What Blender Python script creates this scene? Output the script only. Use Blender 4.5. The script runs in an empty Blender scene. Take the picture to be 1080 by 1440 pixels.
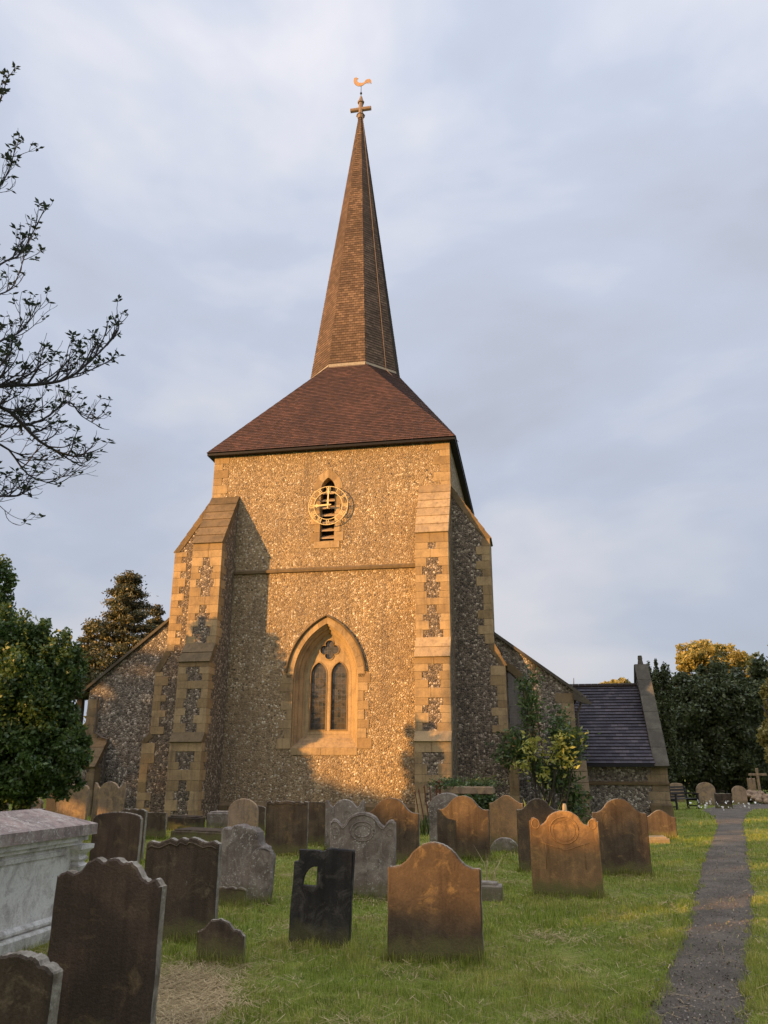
import bpy, bmesh, math, random
import numpy as np
from mathutils import Vector, Matrix, noise
R = math.radians; PI = math.pi
random.seed(7); rng = np.random.default_rng(7)
S = bpy.context.scene
C = S.collection
# ---------------------------------------------------------------- camera
EYE = 1.6; F = 1110.0; PITCH = 0.3163; ROLL = 0.0033      # focal length in pixels of a 1080x1440 picture
cd = bpy.data.cameras.new('camera'); cam = bpy.data.objects.new('camera', cd); C.objects.link(cam); S.camera = cam
cd.sensor_fit = 'VERTICAL'; cd.sensor_height = 36; cd.lens = F / 1440 * 36; cd.clip_start = .05; cd.clip_end = 3000
cam.matrix_world = (Matrix.Translation((0, 0, EYE)) @ Matrix.Rotation(PITCH, 4, 'X') @ Matrix.Rotation(PI / 2, 4, 'X') @ Matrix.Rotation(ROLL, 4, 'Z'))
# ---------------------------------------------------------------- light
YAW = .1807; SX, SY = 2.498, 28.0                          # the church's turn and its front right tower corner
cy_, sy_ = math.cos(YAW), math.sin(YAW)
SUN_EL = R(9.0)
LD = Vector((cy_ + sy_, cy_ - sy_, 0)).normalized()        # where the sunlight travels to, on the ground
LN = Vector((LD.y, -LD.x, 0))
sd = bpy.data.lights.new('sun', 'SUN'); so = bpy.data.objects.new('sun', sd); C.objects.link(so)
sd.energy = 5.0; sd.color = (1.0, .52, .17); sd.angle = R(.6)
ldir = Vector((LD.x * math.cos(SUN_EL), LD.y * math.cos(SUN_EL), -math.sin(SUN_EL)))
so.rotation_euler = ldir.to_track_quat('-Z', 'Y').to_euler()
S.view_settings.view_transform = 'Standard'; S.view_settings.look = 'None'
S.view_settings.exposure = .72; S.view_settings.gamma = 1; S.view_settings.use_curve_mapping = False
W = bpy.data.worlds.new('World'); S.world = W; W.use_nodes = True
def world():
    nt = W.node_tree; nt.nodes.clear(); N = nt.nodes.new; L = nt.links.new
    out = N('ShaderNodeOutputWorld'); bg = N('ShaderNodeBackground'); bg.inputs[1].default_value = .1
    sky = N('ShaderNodeTexSky'); sky.sky_type = 'NISHITA'; sky.sun_disc = False
    sky.sun_elevation = SUN_EL; sky.sun_rotation = math.atan2(-LD.x, -LD.y)
    tc = N('ShaderNodeTexCoord'); mp = N('ShaderNodeMapping'); mp.inputs['Scale'].default_value = (1, 1, 2.0)
    mp.inputs['Rotation'].default_value = (.2, .1, .5)
    L(tc.outputs['Generated'], mp.inputs[0])
    n1 = N('ShaderNodeTexNoise'); n1.inputs['Scale'].default_value = 2.1; n1.inputs['Detail'].default_value = 5; n1.inputs['Roughness'].default_value = .5
    n1.inputs['Distortion'].default_value = .25
    L(mp.outputs[0], n1.inputs[0])
    cr = N('ShaderNodeValToRGB'); e = cr.color_ramp.elements
    e[0].position = .36; e[0].color = (3.05, 3.25, 3.85, 1); e[1].position = .66; e[1].color = (4.8, 4.8, 5.2, 1)
    m = cr.color_ramp.elements.new(.5); m.color = (3.45, 3.8, 4.6, 1)
    L(n1.outputs[0], cr.inputs[0])
    # height above the horizon: a little darker low down
    sp = N('ShaderNodeSeparateXYZ'); L(tc.outputs['Generated'], sp.inputs[0])
    mr = N('ShaderNodeMapRange'); mr.inputs[1].default_value = 0; mr.inputs[2].default_value = .75; mr.inputs[3].default_value = .78; mr.inputs[4].default_value = 1.12
    L(sp.outputs[2], mr.inputs[0])
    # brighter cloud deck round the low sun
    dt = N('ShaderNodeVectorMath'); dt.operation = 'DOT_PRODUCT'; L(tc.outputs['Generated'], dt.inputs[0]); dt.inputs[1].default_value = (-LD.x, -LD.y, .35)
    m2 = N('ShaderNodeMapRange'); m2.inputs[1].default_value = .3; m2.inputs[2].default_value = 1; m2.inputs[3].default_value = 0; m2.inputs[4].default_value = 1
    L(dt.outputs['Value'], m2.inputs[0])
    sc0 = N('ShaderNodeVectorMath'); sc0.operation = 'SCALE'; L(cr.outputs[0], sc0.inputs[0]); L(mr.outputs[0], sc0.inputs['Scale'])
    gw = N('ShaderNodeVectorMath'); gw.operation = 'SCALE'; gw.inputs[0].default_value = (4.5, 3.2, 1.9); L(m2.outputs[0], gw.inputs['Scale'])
    # overhead boost added to the sky, above the view, to light the ground
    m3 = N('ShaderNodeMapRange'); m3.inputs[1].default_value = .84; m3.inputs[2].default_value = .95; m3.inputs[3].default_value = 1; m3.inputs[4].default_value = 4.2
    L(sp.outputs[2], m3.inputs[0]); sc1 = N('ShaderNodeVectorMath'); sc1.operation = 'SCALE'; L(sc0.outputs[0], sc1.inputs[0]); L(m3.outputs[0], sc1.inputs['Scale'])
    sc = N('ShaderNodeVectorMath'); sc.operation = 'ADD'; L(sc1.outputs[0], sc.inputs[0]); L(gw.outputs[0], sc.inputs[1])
    mx = N('ShaderNodeMix'); mx.data_type = 'RGBA'; mx.inputs[0].default_value = .95
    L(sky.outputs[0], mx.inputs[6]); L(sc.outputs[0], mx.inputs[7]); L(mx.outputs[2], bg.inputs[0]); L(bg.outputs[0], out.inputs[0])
world()
# ---------------------------------------------------------------- materials
class NT:
    def __init__(s, name, rough=.9, spec=.2):
        s.m = bpy.data.materials.new(name); s.m.use_nodes = True; s.t = s.m.node_tree
        s.b = s.t.nodes['Principled BSDF']; s.b.inputs['Roughness'].default_value = rough; s.b.inputs['Specular IOR Level'].default_value = spec
    def n(s, typ, **kw):
        x = s.t.nodes.new('ShaderNode' + typ)
        for k, v in kw.items():
            if k[0] == 'i' and k[1:].isdigit(): x.inputs[int(k[1:])].default_value = v
            elif k.startswith('in_'): x.inputs[k[3:].replace('_', ' ')].default_value = v
            else: setattr(x, k, v)
        return x
    def l(s, a, b): s.t.links.new(a, b)
    def ramp(s, src, *st, interp='LINEAR'):
        r = s.n('ValToRGB'); r.color_ramp.interpolation = interp; e = r.color_ramp.elements
        while len(e) < len(st): e.new(.5)
        for i, (p, c) in enumerate(st):
            e[i].position = p; e[i].color = (*c, 1) if not isinstance(c, (int, float)) else (c, c, c, 1)
        s.l(src, r.inputs[0]); return r.outputs[0]
    def mix(s, fac, a, b, mode='MIX'):
        x = s.n('Mix', data_type='RGBA', blend_type=mode)
        for i, v in ((0, fac), (6, a), (7, b)):
            if isinstance(v, (int, float)): x.inputs[i].default_value = v
            elif isinstance(v, tuple): x.inputs[i].default_value = (*v, 1)
            else: s.l(v, x.inputs[i])
        return x.outputs[2]
    def obj(s, scale=(1, 1, 1), rnd=False, uv=False):
        tc = s.n('TexCoord'); o = tc.outputs['UV' if uv else 'Object']
        mp = s.n('Mapping'); mp.inputs['Scale'].default_value = scale
        s.l(o, mp.inputs[0]); o = mp.outputs[0]
        if rnd:
            oi = s.n('ObjectInfo'); a = s.n('VectorMath', operation='ADD'); k = s.n('Math', operation='MULTIPLY', i1=37.0)
            s.l(oi.outputs['Random'], k.inputs[0]); s.l(o, a.inputs[0]); s.l(k.outputs[0], a.inputs[1]); o = a.outputs[0]
        return o
    def noise(s, vec, scale, detail=4, rough=.55, dist=0):
        x = s.n('TexNoise'); x.inputs['Scale'].default_value = scale; x.inputs['Detail'].default_value = detail; x.inputs['Roughness'].default_value = rough
        x.inputs['Distortion'].default_value = dist
        s.l(vec, x.inputs[0]); return x.outputs[0]
    def bump(s, h, strength=.5, dist=.02):
        b = s.n('Bump'); b.inputs['Strength'].default_value = strength; b.inputs['Distance'].default_value = dist
        s.l(h, b.inputs['Height']); s.l(b.outputs[0], s.b.inputs['Normal'])
    def col(s, c): s.l(c, s.b.inputs['Base Color']) if not isinstance(c, tuple) else setattr(s.b.inputs['Base Color'], 'default_value', (*c, 1))
def flint():
    t = NT('flint_wall', .75, .35); o = t.obj()
    w = t.noise(o, 5, 2); ad = t.n('Vector' + 'Math', operation='SCALE'); 
    va = t.n('MixRGB', blend_type='LINEAR_LIGHT', i0=.03); t.l(o, va.inputs[1])
    nz = t.n('TexNoise', in_Scale=9.0); t.l(o, nz.inputs[0]); t.l(nz.outputs[1], va.inputs[2]); vo = va.outputs[0]
    v = t.n('TexVoronoi', in_Scale=15.0); t.l(vo, v.inputs[0])
    e = t.n('TexVoronoi', feature='DISTANCE_TO_EDGE', in_Scale=15.0); t.l(vo, e.inputs[0])
    sx = t.n('SeparateColor'); t.l(v.outputs['Color'], sx.inputs[0])
    c = t.ramp(sx.outputs[0], (0, (.16, .12, .075)), (.15, (.27, .2, .115)), (.4, (.38, .285, .165)), (.65, (.45, .34, .2)), (.83, (.52, .41, .255)), (.92, (.64, .53, .36)), (.97, (.8, .71, .55)))
    d = t.noise(o, 34, 3); c = t.mix(.35, c, t.ramp(d, (.3, (.12, .1, .08)), (.7, (.95, .9, .8))), 'OVERLAY')
    v2 = t.n('TexVoronoi', in_Scale=8.0); t.l(vo, v2.inputs[0]); s2 = t.n('SeparateColor'); t.l(v2.outputs['Color'], s2.inputs[0])
    mm = t.n('Math', operation='MULTIPLY'); t.l(t.ramp(s2.outputs[1], (.74, 0.0), (.76, 1.0)), mm.inputs[0]); t.l(t.ramp(v2.outputs[0], (.28, 1.0), (.36, 0.0)), mm.inputs[1])
    mort = t.ramp(e.outputs[0], (.03, 1.0), (.09, 0.0))
    big = t.noise(o, .55, 4); mc = t.ramp(big, (.3, (.3, .215, .12)), (.7, (.42, .31, .18)))
    c = t.mix(mort, c, mc)
    c = t.mix(mm.outputs[0], c, t.ramp(s2.outputs[0], (0, (.1, .08, .065)), (.4, (.3, .24, .17)), (.6, (.6, .5, .36)), (1, (.8, .73, .6))))
    gr = t.noise(o, .35, 5, .6); c = t.mix(t.ramp(gr, (.42, 0.0), (.62, .38)), c, (.22, .165, .115)); st = t.n('Mapping'); st.inputs['Scale'].default_value = (2.2, 2.2, .25); t.l(o, st.inputs[0]); c = t.mix(t.ramp(t.noise(st.outputs[0], 1.0, 5, .6), (.5, 0.0), (.7, .4)), c, (.14, .11, .085))
    t.col(c); h = t.ramp(e.outputs[0], (.0, 0.0), (.25, 1.0)); t.bump(h, .9, .035); return t.m
def flint_grey(*st, mort=(.22, .165, .115), sc=14.0):
    st = st or ((0, (.06, .05, .04)), (.3, (.12, .095, .07)), (.6, (.2, .16, .115)), (.82, (.3, .24, .175)), (.95, (.55, .47, .36)))
    t = NT('knapped_flint', .6, .4); o = t.obj()
    v = t.n('TexVoronoi', in_Scale=sc); t.l(o, v.inputs[0]); e = t.n('TexVoronoi', feature='DISTANCE_TO_EDGE', in_Scale=sc); t.l(o, e.inputs[0])
    sx = t.n('SeparateColor'); t.l(v.outputs['Color'], sx.inputs[0])
    c = t.ramp(sx.outputs[0], *st)
    c = t.mix(t.ramp(e.outputs[0], (.03, 1.0), (.08, 0.0)), c, mort); t.col(c)
    t.bump(t.ramp(e.outputs[0], (0, 0.0), (.25, 1.0)), .9, .035); return t.m
def ashlar(name='ashlar', a=(.27, .19, .1), b=(.42, .31, .175), stain=(.15, .115, .08)):
    t = NT(name, .9, .15); o = t.obj(); g = t.n('NewGeometry')
    c = t.ramp(g.outputs['Random Per Island'], (0, a), (1, b))
    n = t.noise(o, 2.2, 5, .65); c = t.mix(t.ramp(n, (.45, 0.0), (.7, .6)), c, stain); vm = t.n('Mapping'); vm.inputs['Scale'].default_value = (6, 6, .6); t.l(o, vm.inputs[0]); c = t.mix(t.ramp(t.noise(vm.outputs[0], 1.5, 4, .6), (.5, 0.0), (.75, .5)), c, tuple(k * .7 for k in stain))
    n2 = t.noise(o, 25, 4, .7); c = t.mix(.35, c, t.ramp(n2, (.3, (.3, .3, .3)), (.7, (.75, .75, .75))), 'OVERLAY'); t.col(c)
    t.bump(n2, .35, .02); return t.m
def tiles(name, cols, gauge, wide, vgap=.006):
    t = NT(name, .8, .25); o = t.obj(uv=True)
    br = t.n('TexBrick', offset=.5, in_Scale=1.0, in_Mortar_Size=vgap, in_Brick_Width=wide, in_Row_Height=gauge, in_Bias=0.0)
    br.inputs['Color1'].default_value = (0, 0, 0, 1); br.inputs['Color2'].default_value = (1, 1, 1, 1); br.inputs['Mortar'].default_value = (.5, .5, .5, 1)
    br.inputs['Mortar Smooth'].default_value = .1
    t.l(o, br.inputs[0])
    c = t.ramp(br.outputs[0], *[(i / (len(cols) - 1), k) for i, k in enumerate(cols)])
    ob = t.obj(); n = t.noise(ob, .8, 5, .6); c = t.mix(t.ramp(n, (.35, 0.0), (.7, .6)), c, tuple(k * .55 for k in cols[0]))
    n3 = t.noise(ob, 14, 4, .7); c = t.mix(.4, c, t.ramp(n3, (.3, (.28,) * 3), (.7, (.74,) * 3)), 'OVERLAY')
    c = t.mix(br.outputs[1], c, (.035, .025, .02)); t.col(c)
    iv = t.n('Math', operation='SUBTRACT', i0=1.0); t.l(br.outputs[1], iv.inputs[1]); t.bump(iv.outputs[0], .5, .012); return t.m
def plain(name, c, rough=.8, spec=.2, metal=0, vary=.35, sc=12):
    t = NT(name, rough, spec); o = t.obj(rnd=True); n = t.noise(o, sc, 4, .65)
    t.col(t.mix(vary, c, t.ramp(n, (.3, (.2,) * 3), (.7, (.8,) * 3)), 'OVERLAY')); t.b.inputs['Metallic'].default_value = metal
    t.bump(n, .25, .01); return t.m
def gravestone(name, base, dark, lich, amount=.35, wl=.2, moss=.25):
    t = NT(name, .92, .12); o = t.obj(rnd=True)
    n = t.noise(o, 2.3, 5, .6, .4); c = t.mix(t.ramp(n, (.36, 0.0), (.58, 1.0)), base, dark); c = t.mix(.4, c, t.ramp(t.noise(o, 1.3, 6, .7, .5), (.35, (.3,) * 3), (.65, (.72,) * 3)), 'OVERLAY')
    so_ = t.n('Mapping'); so_.inputs['Scale'].default_value = (9, 9, .7); t.l(o, so_.inputs[0])
    st = t.noise(so_.outputs[0], 1.2, 4, .6); c = t.mix(t.ramp(st, (.48, 0.0), (.75, .6)), c, tuple(k * .4 for k in dark))
    n2 = t.noise(o, 5, 6, .7, .8); c = t.mix(t.ramp(n2, (.6 - amount * .35, 0.0), (.72 - amount * .2, .8)), c, lich)
    v = t.n('TexVoronoi', in_Scale=17.0, in_Randomness=1.0); vn = t.n('MixRGB', blend_type='LINEAR_LIGHT', i0=.1); t.l(o, vn.inputs[1])
    nz = t.n('TexNoise', in_Scale=18.0); t.l(o, nz.inputs[0]); t.l(nz.outputs[1], vn.inputs[2]); t.l(vn.outputs[0], v.inputs[0])
    pr = t.noise(o, 3.3, 3); ml = t.n('Math', operation='MULTIPLY'); t.l(t.ramp(v.outputs[0], (.1, .9), (.36, 0.0)), ml.inputs[0]); t.l(t.ramp(pr, (.78 - wl * .5, 0.0), (.9 - wl * .45, 1.0)), ml.inputs[1])
    c = t.mix(ml.outputs[0], c, (.5, .49, .44))
    # moss that grows up from the foot
    tc = t.n('TexCoord'); sp = t.n('SeparateXYZ'); t.l(tc.outputs['Object'], sp.inputs[0])
    mz = t.n('Math', operation='MULTIPLY_ADD', i1=-3.2, i2=.85); t.l(sp.outputs[2], mz.inputs[0]); mm = t.n('Math', operation='ADD'); t.l(mz.outputs[0], mm.inputs[0])
    t.l(t.noise(o, 6, 4), mm.inputs[1]); mf = t.n('Math', operation='MULTIPLY', i1=moss * 1.6, use_clamp=True); t.l(t.ramp(mm.outputs[0], (.6, 0.0), (1.0, 1.0)), mf.inputs[0])
    c = t.mix(mf.outputs[0], c, (.13, .125, .05))
    f = t.noise(o, 60, 4, .7); c = t.mix(.4, c, t.ramp(f, (.3, (.28,) * 3), (.7, (.74,) * 3)), 'OVERLAY'); t.col(c)
    hh = t.n('Math', operation='ADD'); t.l(f, hh.inputs[0]); t.l(t.noise(o, 9, 5, .7), hh.inputs[1]); t.bump(hh.outputs[0], .45, .02); return t.m
def leafmat(name, *cols, trans=.35, clump=None):
    t = NT(name); nt = t.t; nt.nodes.remove(t.b); out = [x for x in nt.nodes if x.type == 'OUTPUT_MATERIAL'][0]
    g = t.n('NewGeometry'); k = len(cols)
    c = t.ramp(g.outputs['Random Per Island'], *[(i / max(1, k - 1), q) for i, q in enumerate(cols)])
    n = t.noise(t.obj(), clump or .6, 3); c = t.mix(.6, c, t.ramp(n, (.3, (.3,) * 3), (.7, (.68,) * 3)), 'OVERLAY')
    d = t.n('BsdfDiffuse'); r = t.n('BsdfTranslucent'); m = t.n('MixShader', i0=trans); gl = t.n('BsdfGlossy', in_Roughness=.45); m2 = t.n('MixShader', i0=.04)
    t.l(c, d.inputs[0]); t.l(c, r.inputs[0]); t.l(d.outputs[0], m.inputs[1]); t.l(r.outputs[0], m.inputs[2])
    t.l(m.outputs[0], m2.inputs[1]); t.l(gl.outputs[0], m2.inputs[2]); t.l(m2.outputs[0], out.inputs[0]); return t.m
M = {}
M['aisleflint'] = flint_grey((0, (.07, .06, .05)), (.3, (.14, .12, .1)), (.6, (.23, .2, .165)), (.8, (.33, .29, .24)), (.94, (.52, .47, .4)), mort=(.2, .165, .125), sc=12.0); M['flint'] = flint(); M['knap'] = flint_grey(); M['ash'] = ashlar()
M['ash_dark'] = ashlar('weathered_ashlar', (.12, .088, .05), (.2, .145, .082), (.07, .06, .04))
M['coping'] = ashlar('lichened_coping', (.06, .052, .042), (.09, .08, .063), (.16, .15, .12)); M['ash_mid'] = ashlar('aisle_dressings', (.2, .15, .09), (.3, .23, .14), (.12, .1, .075)); M['tile'] = tiles('clay_tiles', [(.05, .027, .02), (.078, .038, .027), (.115, .055, .038)], .115, .17)
M['spire'] = tiles('spire_shingles', [(.09, .06, .04), (.14, .094, .062), (.2, .135, .09)], .14, .2)
M['slate'] = tiles('vestry_tiles', [(.04, .036, .046), (.065, .058, .07), (.1, .085, .095)], .17, .26)
M['lead'] = plain('lead', (.27, .23, .16), .6); M['black'] = plain('black_paint', (.012, .012, .015), .5)
M['copper'] = plain('gilt_copper', (.42, .25, .11), .5, .5, .5, .4); M['gold'] = plain('gold_leaf', (.62, .5, .25), .45, .4, .1, .1)
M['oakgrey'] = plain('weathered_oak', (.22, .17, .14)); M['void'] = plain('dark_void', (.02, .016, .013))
M['louvre'] = plain('pale_louvre_oak', (.36, .27, .18)); M['rust'] = plain('rusty_iron', (.14, .06, .035), .9); M['benchwood'] = plain('dark_bench_wood', (.035, .03, .03), .6, .3)
M['bark'] = plain('bark', (.07, .06, .05)); M['twig'] = plain('twig_bark', (.035, .032, .035))
M['pipe'] = plain('painted_pipe', (.12, .1, .085), .5)
def glass():
    t = NT('leaded_glass', .12, .6); o = t.obj()
    br = t.n('TexBrick', offset=0.0, in_Scale=1.0, in_Mortar_Size=.006, in_Brick_Width=.14, in_Row_Height=.2)
    mp = t.n('Mapping'); mp.inputs['Rotation'].default_value = (R(90), 0, 0); t.l(o, mp.inputs[0]); t.l(mp.outputs[0], br.inputs[0])
    br.inputs['Color1'].default_value = (.03, .035, .035, 1); br.inputs['Color2'].default_value = (.07, .065, .055, 1); br.inputs['Mortar'].default_value = (.1, .1, .1, 1)
    n = t.noise(o, 6, 3); t.col(t.mix(t.ramp(n, (.45, 0.0), (.6, .5)), br.outputs[0], (.1, .075, .045))); t.bump(t.noise(o, 4, 2), .35, .03); return t.m
M['glass'] = glass()
# ---------------------------------------------------------------- mesh helpers
class MB:
    def __init__(s): s.v = []; s.f = []; s.uv = []
    def add(s, vs, fs, uvs=None):
        b = len(s.v); s.v += [tuple(p) for p in vs]; s.f += [tuple(i + b for i in f) for f in fs]
        s.uv += uvs if uvs else [None] * len(fs)
    def box(s, x0, x1, y0, y1, z0, z1):
        s.add([(x, y, z) for z in (z0, z1) for y in (y0, y1) for x in (x0, x1)], [(0, 2, 3, 1), (4, 5, 7, 6), (0, 1, 5, 4), (2, 6, 7, 3), (0, 4, 6, 2), (1, 3, 7, 5)])
    def cham(s, x0, x1, y0, y1, z0, z1, c=.01):   # box with softened edges (8 corners cut)
        s.add([(x + (c if x == x0 else -c) * a, y + (c if y == y0 else -c) * b, z + (c if z == z0 else -c) * d) for z in (z0, z1) for y in (y0, y1) for x in (x0, x1) for a, b, d in ((0, 1, 1), (1, 0, 1), (1, 1, 0))],
              [(0, 12, 18, 6), (3, 9, 21, 15), (1, 4, 16, 13), (7, 19, 22, 10), (2, 8, 11, 5), (14, 17, 23, 20)] +
              [(0, 1, 13, 12), (6, 18, 19, 7), (3, 15, 16, 4), (9, 10, 22, 21), (1, 2, 5, 4), (13, 16, 17, 14), (7, 10, 11, 8), (19, 20, 23, 22),
               (0, 6, 8, 2), (12, 14, 20, 18), (3, 5, 11, 9), (15, 21, 23, 17)] +
              [(0, 2, 1), (3, 4, 5), (6, 7, 8), (9, 11, 10), (12, 13, 14), (15, 17, 16), (18, 20, 19), (21, 22, 23)])
    def prism(s, poly, O, A, B, Nn, t):             # polygon in A,B plane at O pushed t along Nn
        O, A, B, Nn = map(Vector, (O, A, B, Nn)); n = len(poly)
        p = [O + A * x + B * y for x, y in poly]; q = [k + Nn * t for k in p]
        s.add(p + q, [tuple(range(n)), tuple(range(2 * n - 1, n - 1, -1))] + [(i, i + n, (i + 1) % n + n, (i + 1) % n) for i in range(n)])
    def bar(s, p, q, w, h=None, up=(0, 0, 1)):
        p, q = Vector(p), Vector(q); h = h or w; d = (q - p).normalized(); u = Vector(up)
        if abs(d.dot(u)) > .95: u = Vector((1, 0, 0))
        a = d.cross(u).normalized() * w / 2; b = a.cross(d).normalized() * h / 2
        vs = [k + i * a + j * b for k in (p, q) for i, j in ((-1, -1), (1, -1), (1, 1), (-1, 1))]
        s.add(vs, [(0, 1, 2, 3), (7, 6, 5, 4), (0, 4, 5, 1), (1, 5, 6, 2), (2, 6, 7, 3), (3, 7, 4, 0)])
    def tube(s, pts, rad, n=6, cap=True):
        pts = [Vector(p) for p in pts]; b = []
        u = None
        for i, p in enumerate(pts):
            d = (pts[min(i + 1, len(pts) - 1)] - pts[max(i - 1, 0)]).normalized()
            if u is None: u = d.orthogonal().normalized()
            u = (u - d * u.dot(d)).normalized(); w = d.cross(u)
            r = rad[i] if hasattr(rad, '__len__') else rad
            b += [p + (u * math.cos(2 * PI * k / n) + w * math.sin(2 * PI * k / n)) * r for k in range(n)]
        fs = [(i * n + k, i * n + (k + 1) % n, (i + 1) * n + (k + 1) % n, (i + 1) * n + k) for i in range(len(pts) - 1) for k in range(n)]
        if cap: fs += [tuple(range(n - 1, -1, -1)), tuple(range((len(pts) - 1) * n, len(pts) * n))]
        s.add(b, fs)
    def loops(s, Ls, close=True, flip=False):
        n = len(Ls[0]); m = n if close else n - 1
        s.add([p for L_ in Ls for p in L_], [(i * n + k, i * n + (k + 1) % n, (i + 1) * n + (k + 1) % n, (i + 1) * n + k) for i in range(len(Ls) - 1) for k in range(m)])
    def plate(s, loops, O, A, B, Nn, t):            # outline with holes
        O, A, B, Nn = map(Vector, (O, A, B, Nn)); bm = bmesh.new(); al = []
        for lp in loops:
            vs = [bm.verts.new((x, y, 0)) for x, y in lp]; al.append(vs)
            for i in range(len(vs)): bm.edges.new((vs[i], vs[(i + 1) % len(vs)]))
        bmesh.ops.triangle_fill(bm, use_beauty=True, use_dissolve=False, edges=bm.edges[:]); bm.verts.index_update()
        P = [O + A * v.co.x + B * v.co.y for v in bm.verts]; n = len(P)
        tr = [tuple(v.index for v in f.verts) for f in bm.faces]
        fs = tr[:]
        if t:
            fs += [tuple(i + n for i in reversed(f)) for f in tr]
            for vs in al: fs += [(vs[i].index, vs[(i + 1) % len(vs)].index, vs[(i + 1) % len(vs)].index + n, vs[i].index + n) for i in range(len(vs))]
            P = P + [k + Nn * t for k in P]
        s.add(P, fs); bm.free()
    def courses(s, bl, br, tl, tr, gauge, lip=.02, uo=0):   # sloping roof face laid in lapped courses, uv in metres
        bl, br, tl, tr = map(Vector, (bl, br, tl, tr)); nrm = ((br - bl) if (br - bl).length > .001 else (tr - tl)).cross((tl + tr) / 2 - bl).normalized()
        if nrm.z < 0: nrm = -nrm
        ax = (br - bl).normalized() if (br - bl).length > .001 else (tr - tl).normalized()
        hgt = ((tl + tr) / 2 - (bl + br) / 2); up = nrm.cross(ax); H = max(.01, abs(hgt.dot(up))); n = max(1, round(H / gauge))
        for i in range(n):
            a, b = i / n, (i + 1) / n
            j = [bl.lerp(tl, a) + nrm * (lip + .003 * math.sin(i * 2.3)), br.lerp(tr, a) + nrm * (lip + .003 * math.sin(i * 1.7)), br.lerp(tr, b), bl.lerp(tl, b), bl.lerp(tl, a) - nrm * .002, br.lerp(tr, a) - nrm * .002]
            U = lambda p: ((p - bl).dot(ax) + uo, (p - bl).dot(up) * (n * gauge / H))
            s.add(j, [(0, 1, 2, 3), (4, 5, 1, 0)], [[U(j[0]), U(j[1]), (U(j[2])[0], U(j[2])[1] - .004), (U(j[3])[0], U(j[3])[1] - .004)], [U(j[0]), U(j[1]), U(j[1]), U(j[0])]])
    def build(s, name, mat, parent=None, smooth=False, loc=None, rz=0):
        me = bpy.data.meshes.new(name); me.from_pydata(s.v, [], s.f)
        if any(s.uv):
            ul = me.uv_layers.new(name='UVMap'); k = 0; arr = []
            for f, u in zip(s.f, s.uv):
                arr += [c for q in (u or [(0, 0)] * len(f)) for c in q]
            ul.data.foreach_set('uv', arr)
        me.materials.append(mat)
        if smooth: me.polygons.foreach_set('use_smooth', [True] * len(me.polygons))
        bm = bmesh.new(); bm.from_mesh(me)
        if not any(s.uv): bmesh.ops.recalc_face_normals(bm, faces=bm.faces[:])
        bm.to_mesh(me); bm.free()
        o = bpy.data.objects.new(name, me); C.objects.link(o); o.parent = parent
        if loc is not None: o.location = loc; o.rotation_euler.z = rz
        return o
def tag(o, label=None, cat=None, group=None, kind=None):
    if label: o['label'] = label
    if cat: o['category'] = cat
    if group: o['group'] = group
    if kind: o['kind'] = kind
    return o
def empty(name, loc=(0, 0, 0), rz=0, **k):
    o = bpy.data.objects.new(name, None); C.objects.link(o); o.location = loc; o.rotation_euler.z = rz; o.empty_display_size = .2
    return tag(o, **k)
def ray(px, py):
    a, b = px - 540, py - 720; cr, sr = math.cos(ROLL), math.sin(ROLL); a, b = a * cr + b * sr, -a * sr + b * cr
    up = -b / F; return a / F, math.cos(PITCH) - up * math.sin(PITCH), math.sin(PITCH) + up * math.cos(PITCH)
def G(px, py, z=0):
    r = ray(px, py); t = (z - EYE) / r[2]; return r[0] * t, r[1] * t
def AT(px, py, Y):
    r = ray(px, py); t = Y / r[1]; return r[0] * t, r[2] * t + EYE
def uvw(u, v, z=0): return Vector((SX + u * cy_ + v * sy_, SY - u * sy_ + v * cy_, z))
# ---------------------------------------------------------------- ground, path
def gh(x, y): return .03 * noise.noise((x * .35, y * .35, 0)) + .02 * noise.noise((x * 1.3, y * 1.3, 5))
PATHL = [(893, 1500), (908, 1440), (934, 1370), (957, 1320), (975, 1260), (985, 1218), (1001, 1180), (1009, 1160), (1002, 1148), (985, 1139)]
PATHR = [(1046, 1500), (1050, 1440), (1057, 1370), (1061, 1310), (1060, 1250), (1056, 1218), (1051, 1180), (1046, 1160), (1050, 1148), (1060, 1138)]
PL = [G(*p) for p in PATHL]; PR = [G(*p) for p in PATHR]
PL += [(16.5, 41.5), (26, 50)]; PR += [(21, 40.5), (30, 46)]
def onpath(x, y, m=0.0):
    for i in range(len(PL) - 1):
        y0 = PL[i][1]; y1 = PL[i + 1][1]
        if y0 <= y < y1:
            t = (y - y0) / (y1 - y0); l = PL[i][0] + (PL[i + 1][0] - PL[i][0]) * t
            y0 = PR[i][1]; y1 = PR[i + 1][1]; t = min(1, max(0, (y - y0) / (y1 - y0))); r = PR[i][0] + (PR[i + 1][0] - PR[i][0]) * t
            return l - m < x < r + m
    return False
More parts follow.
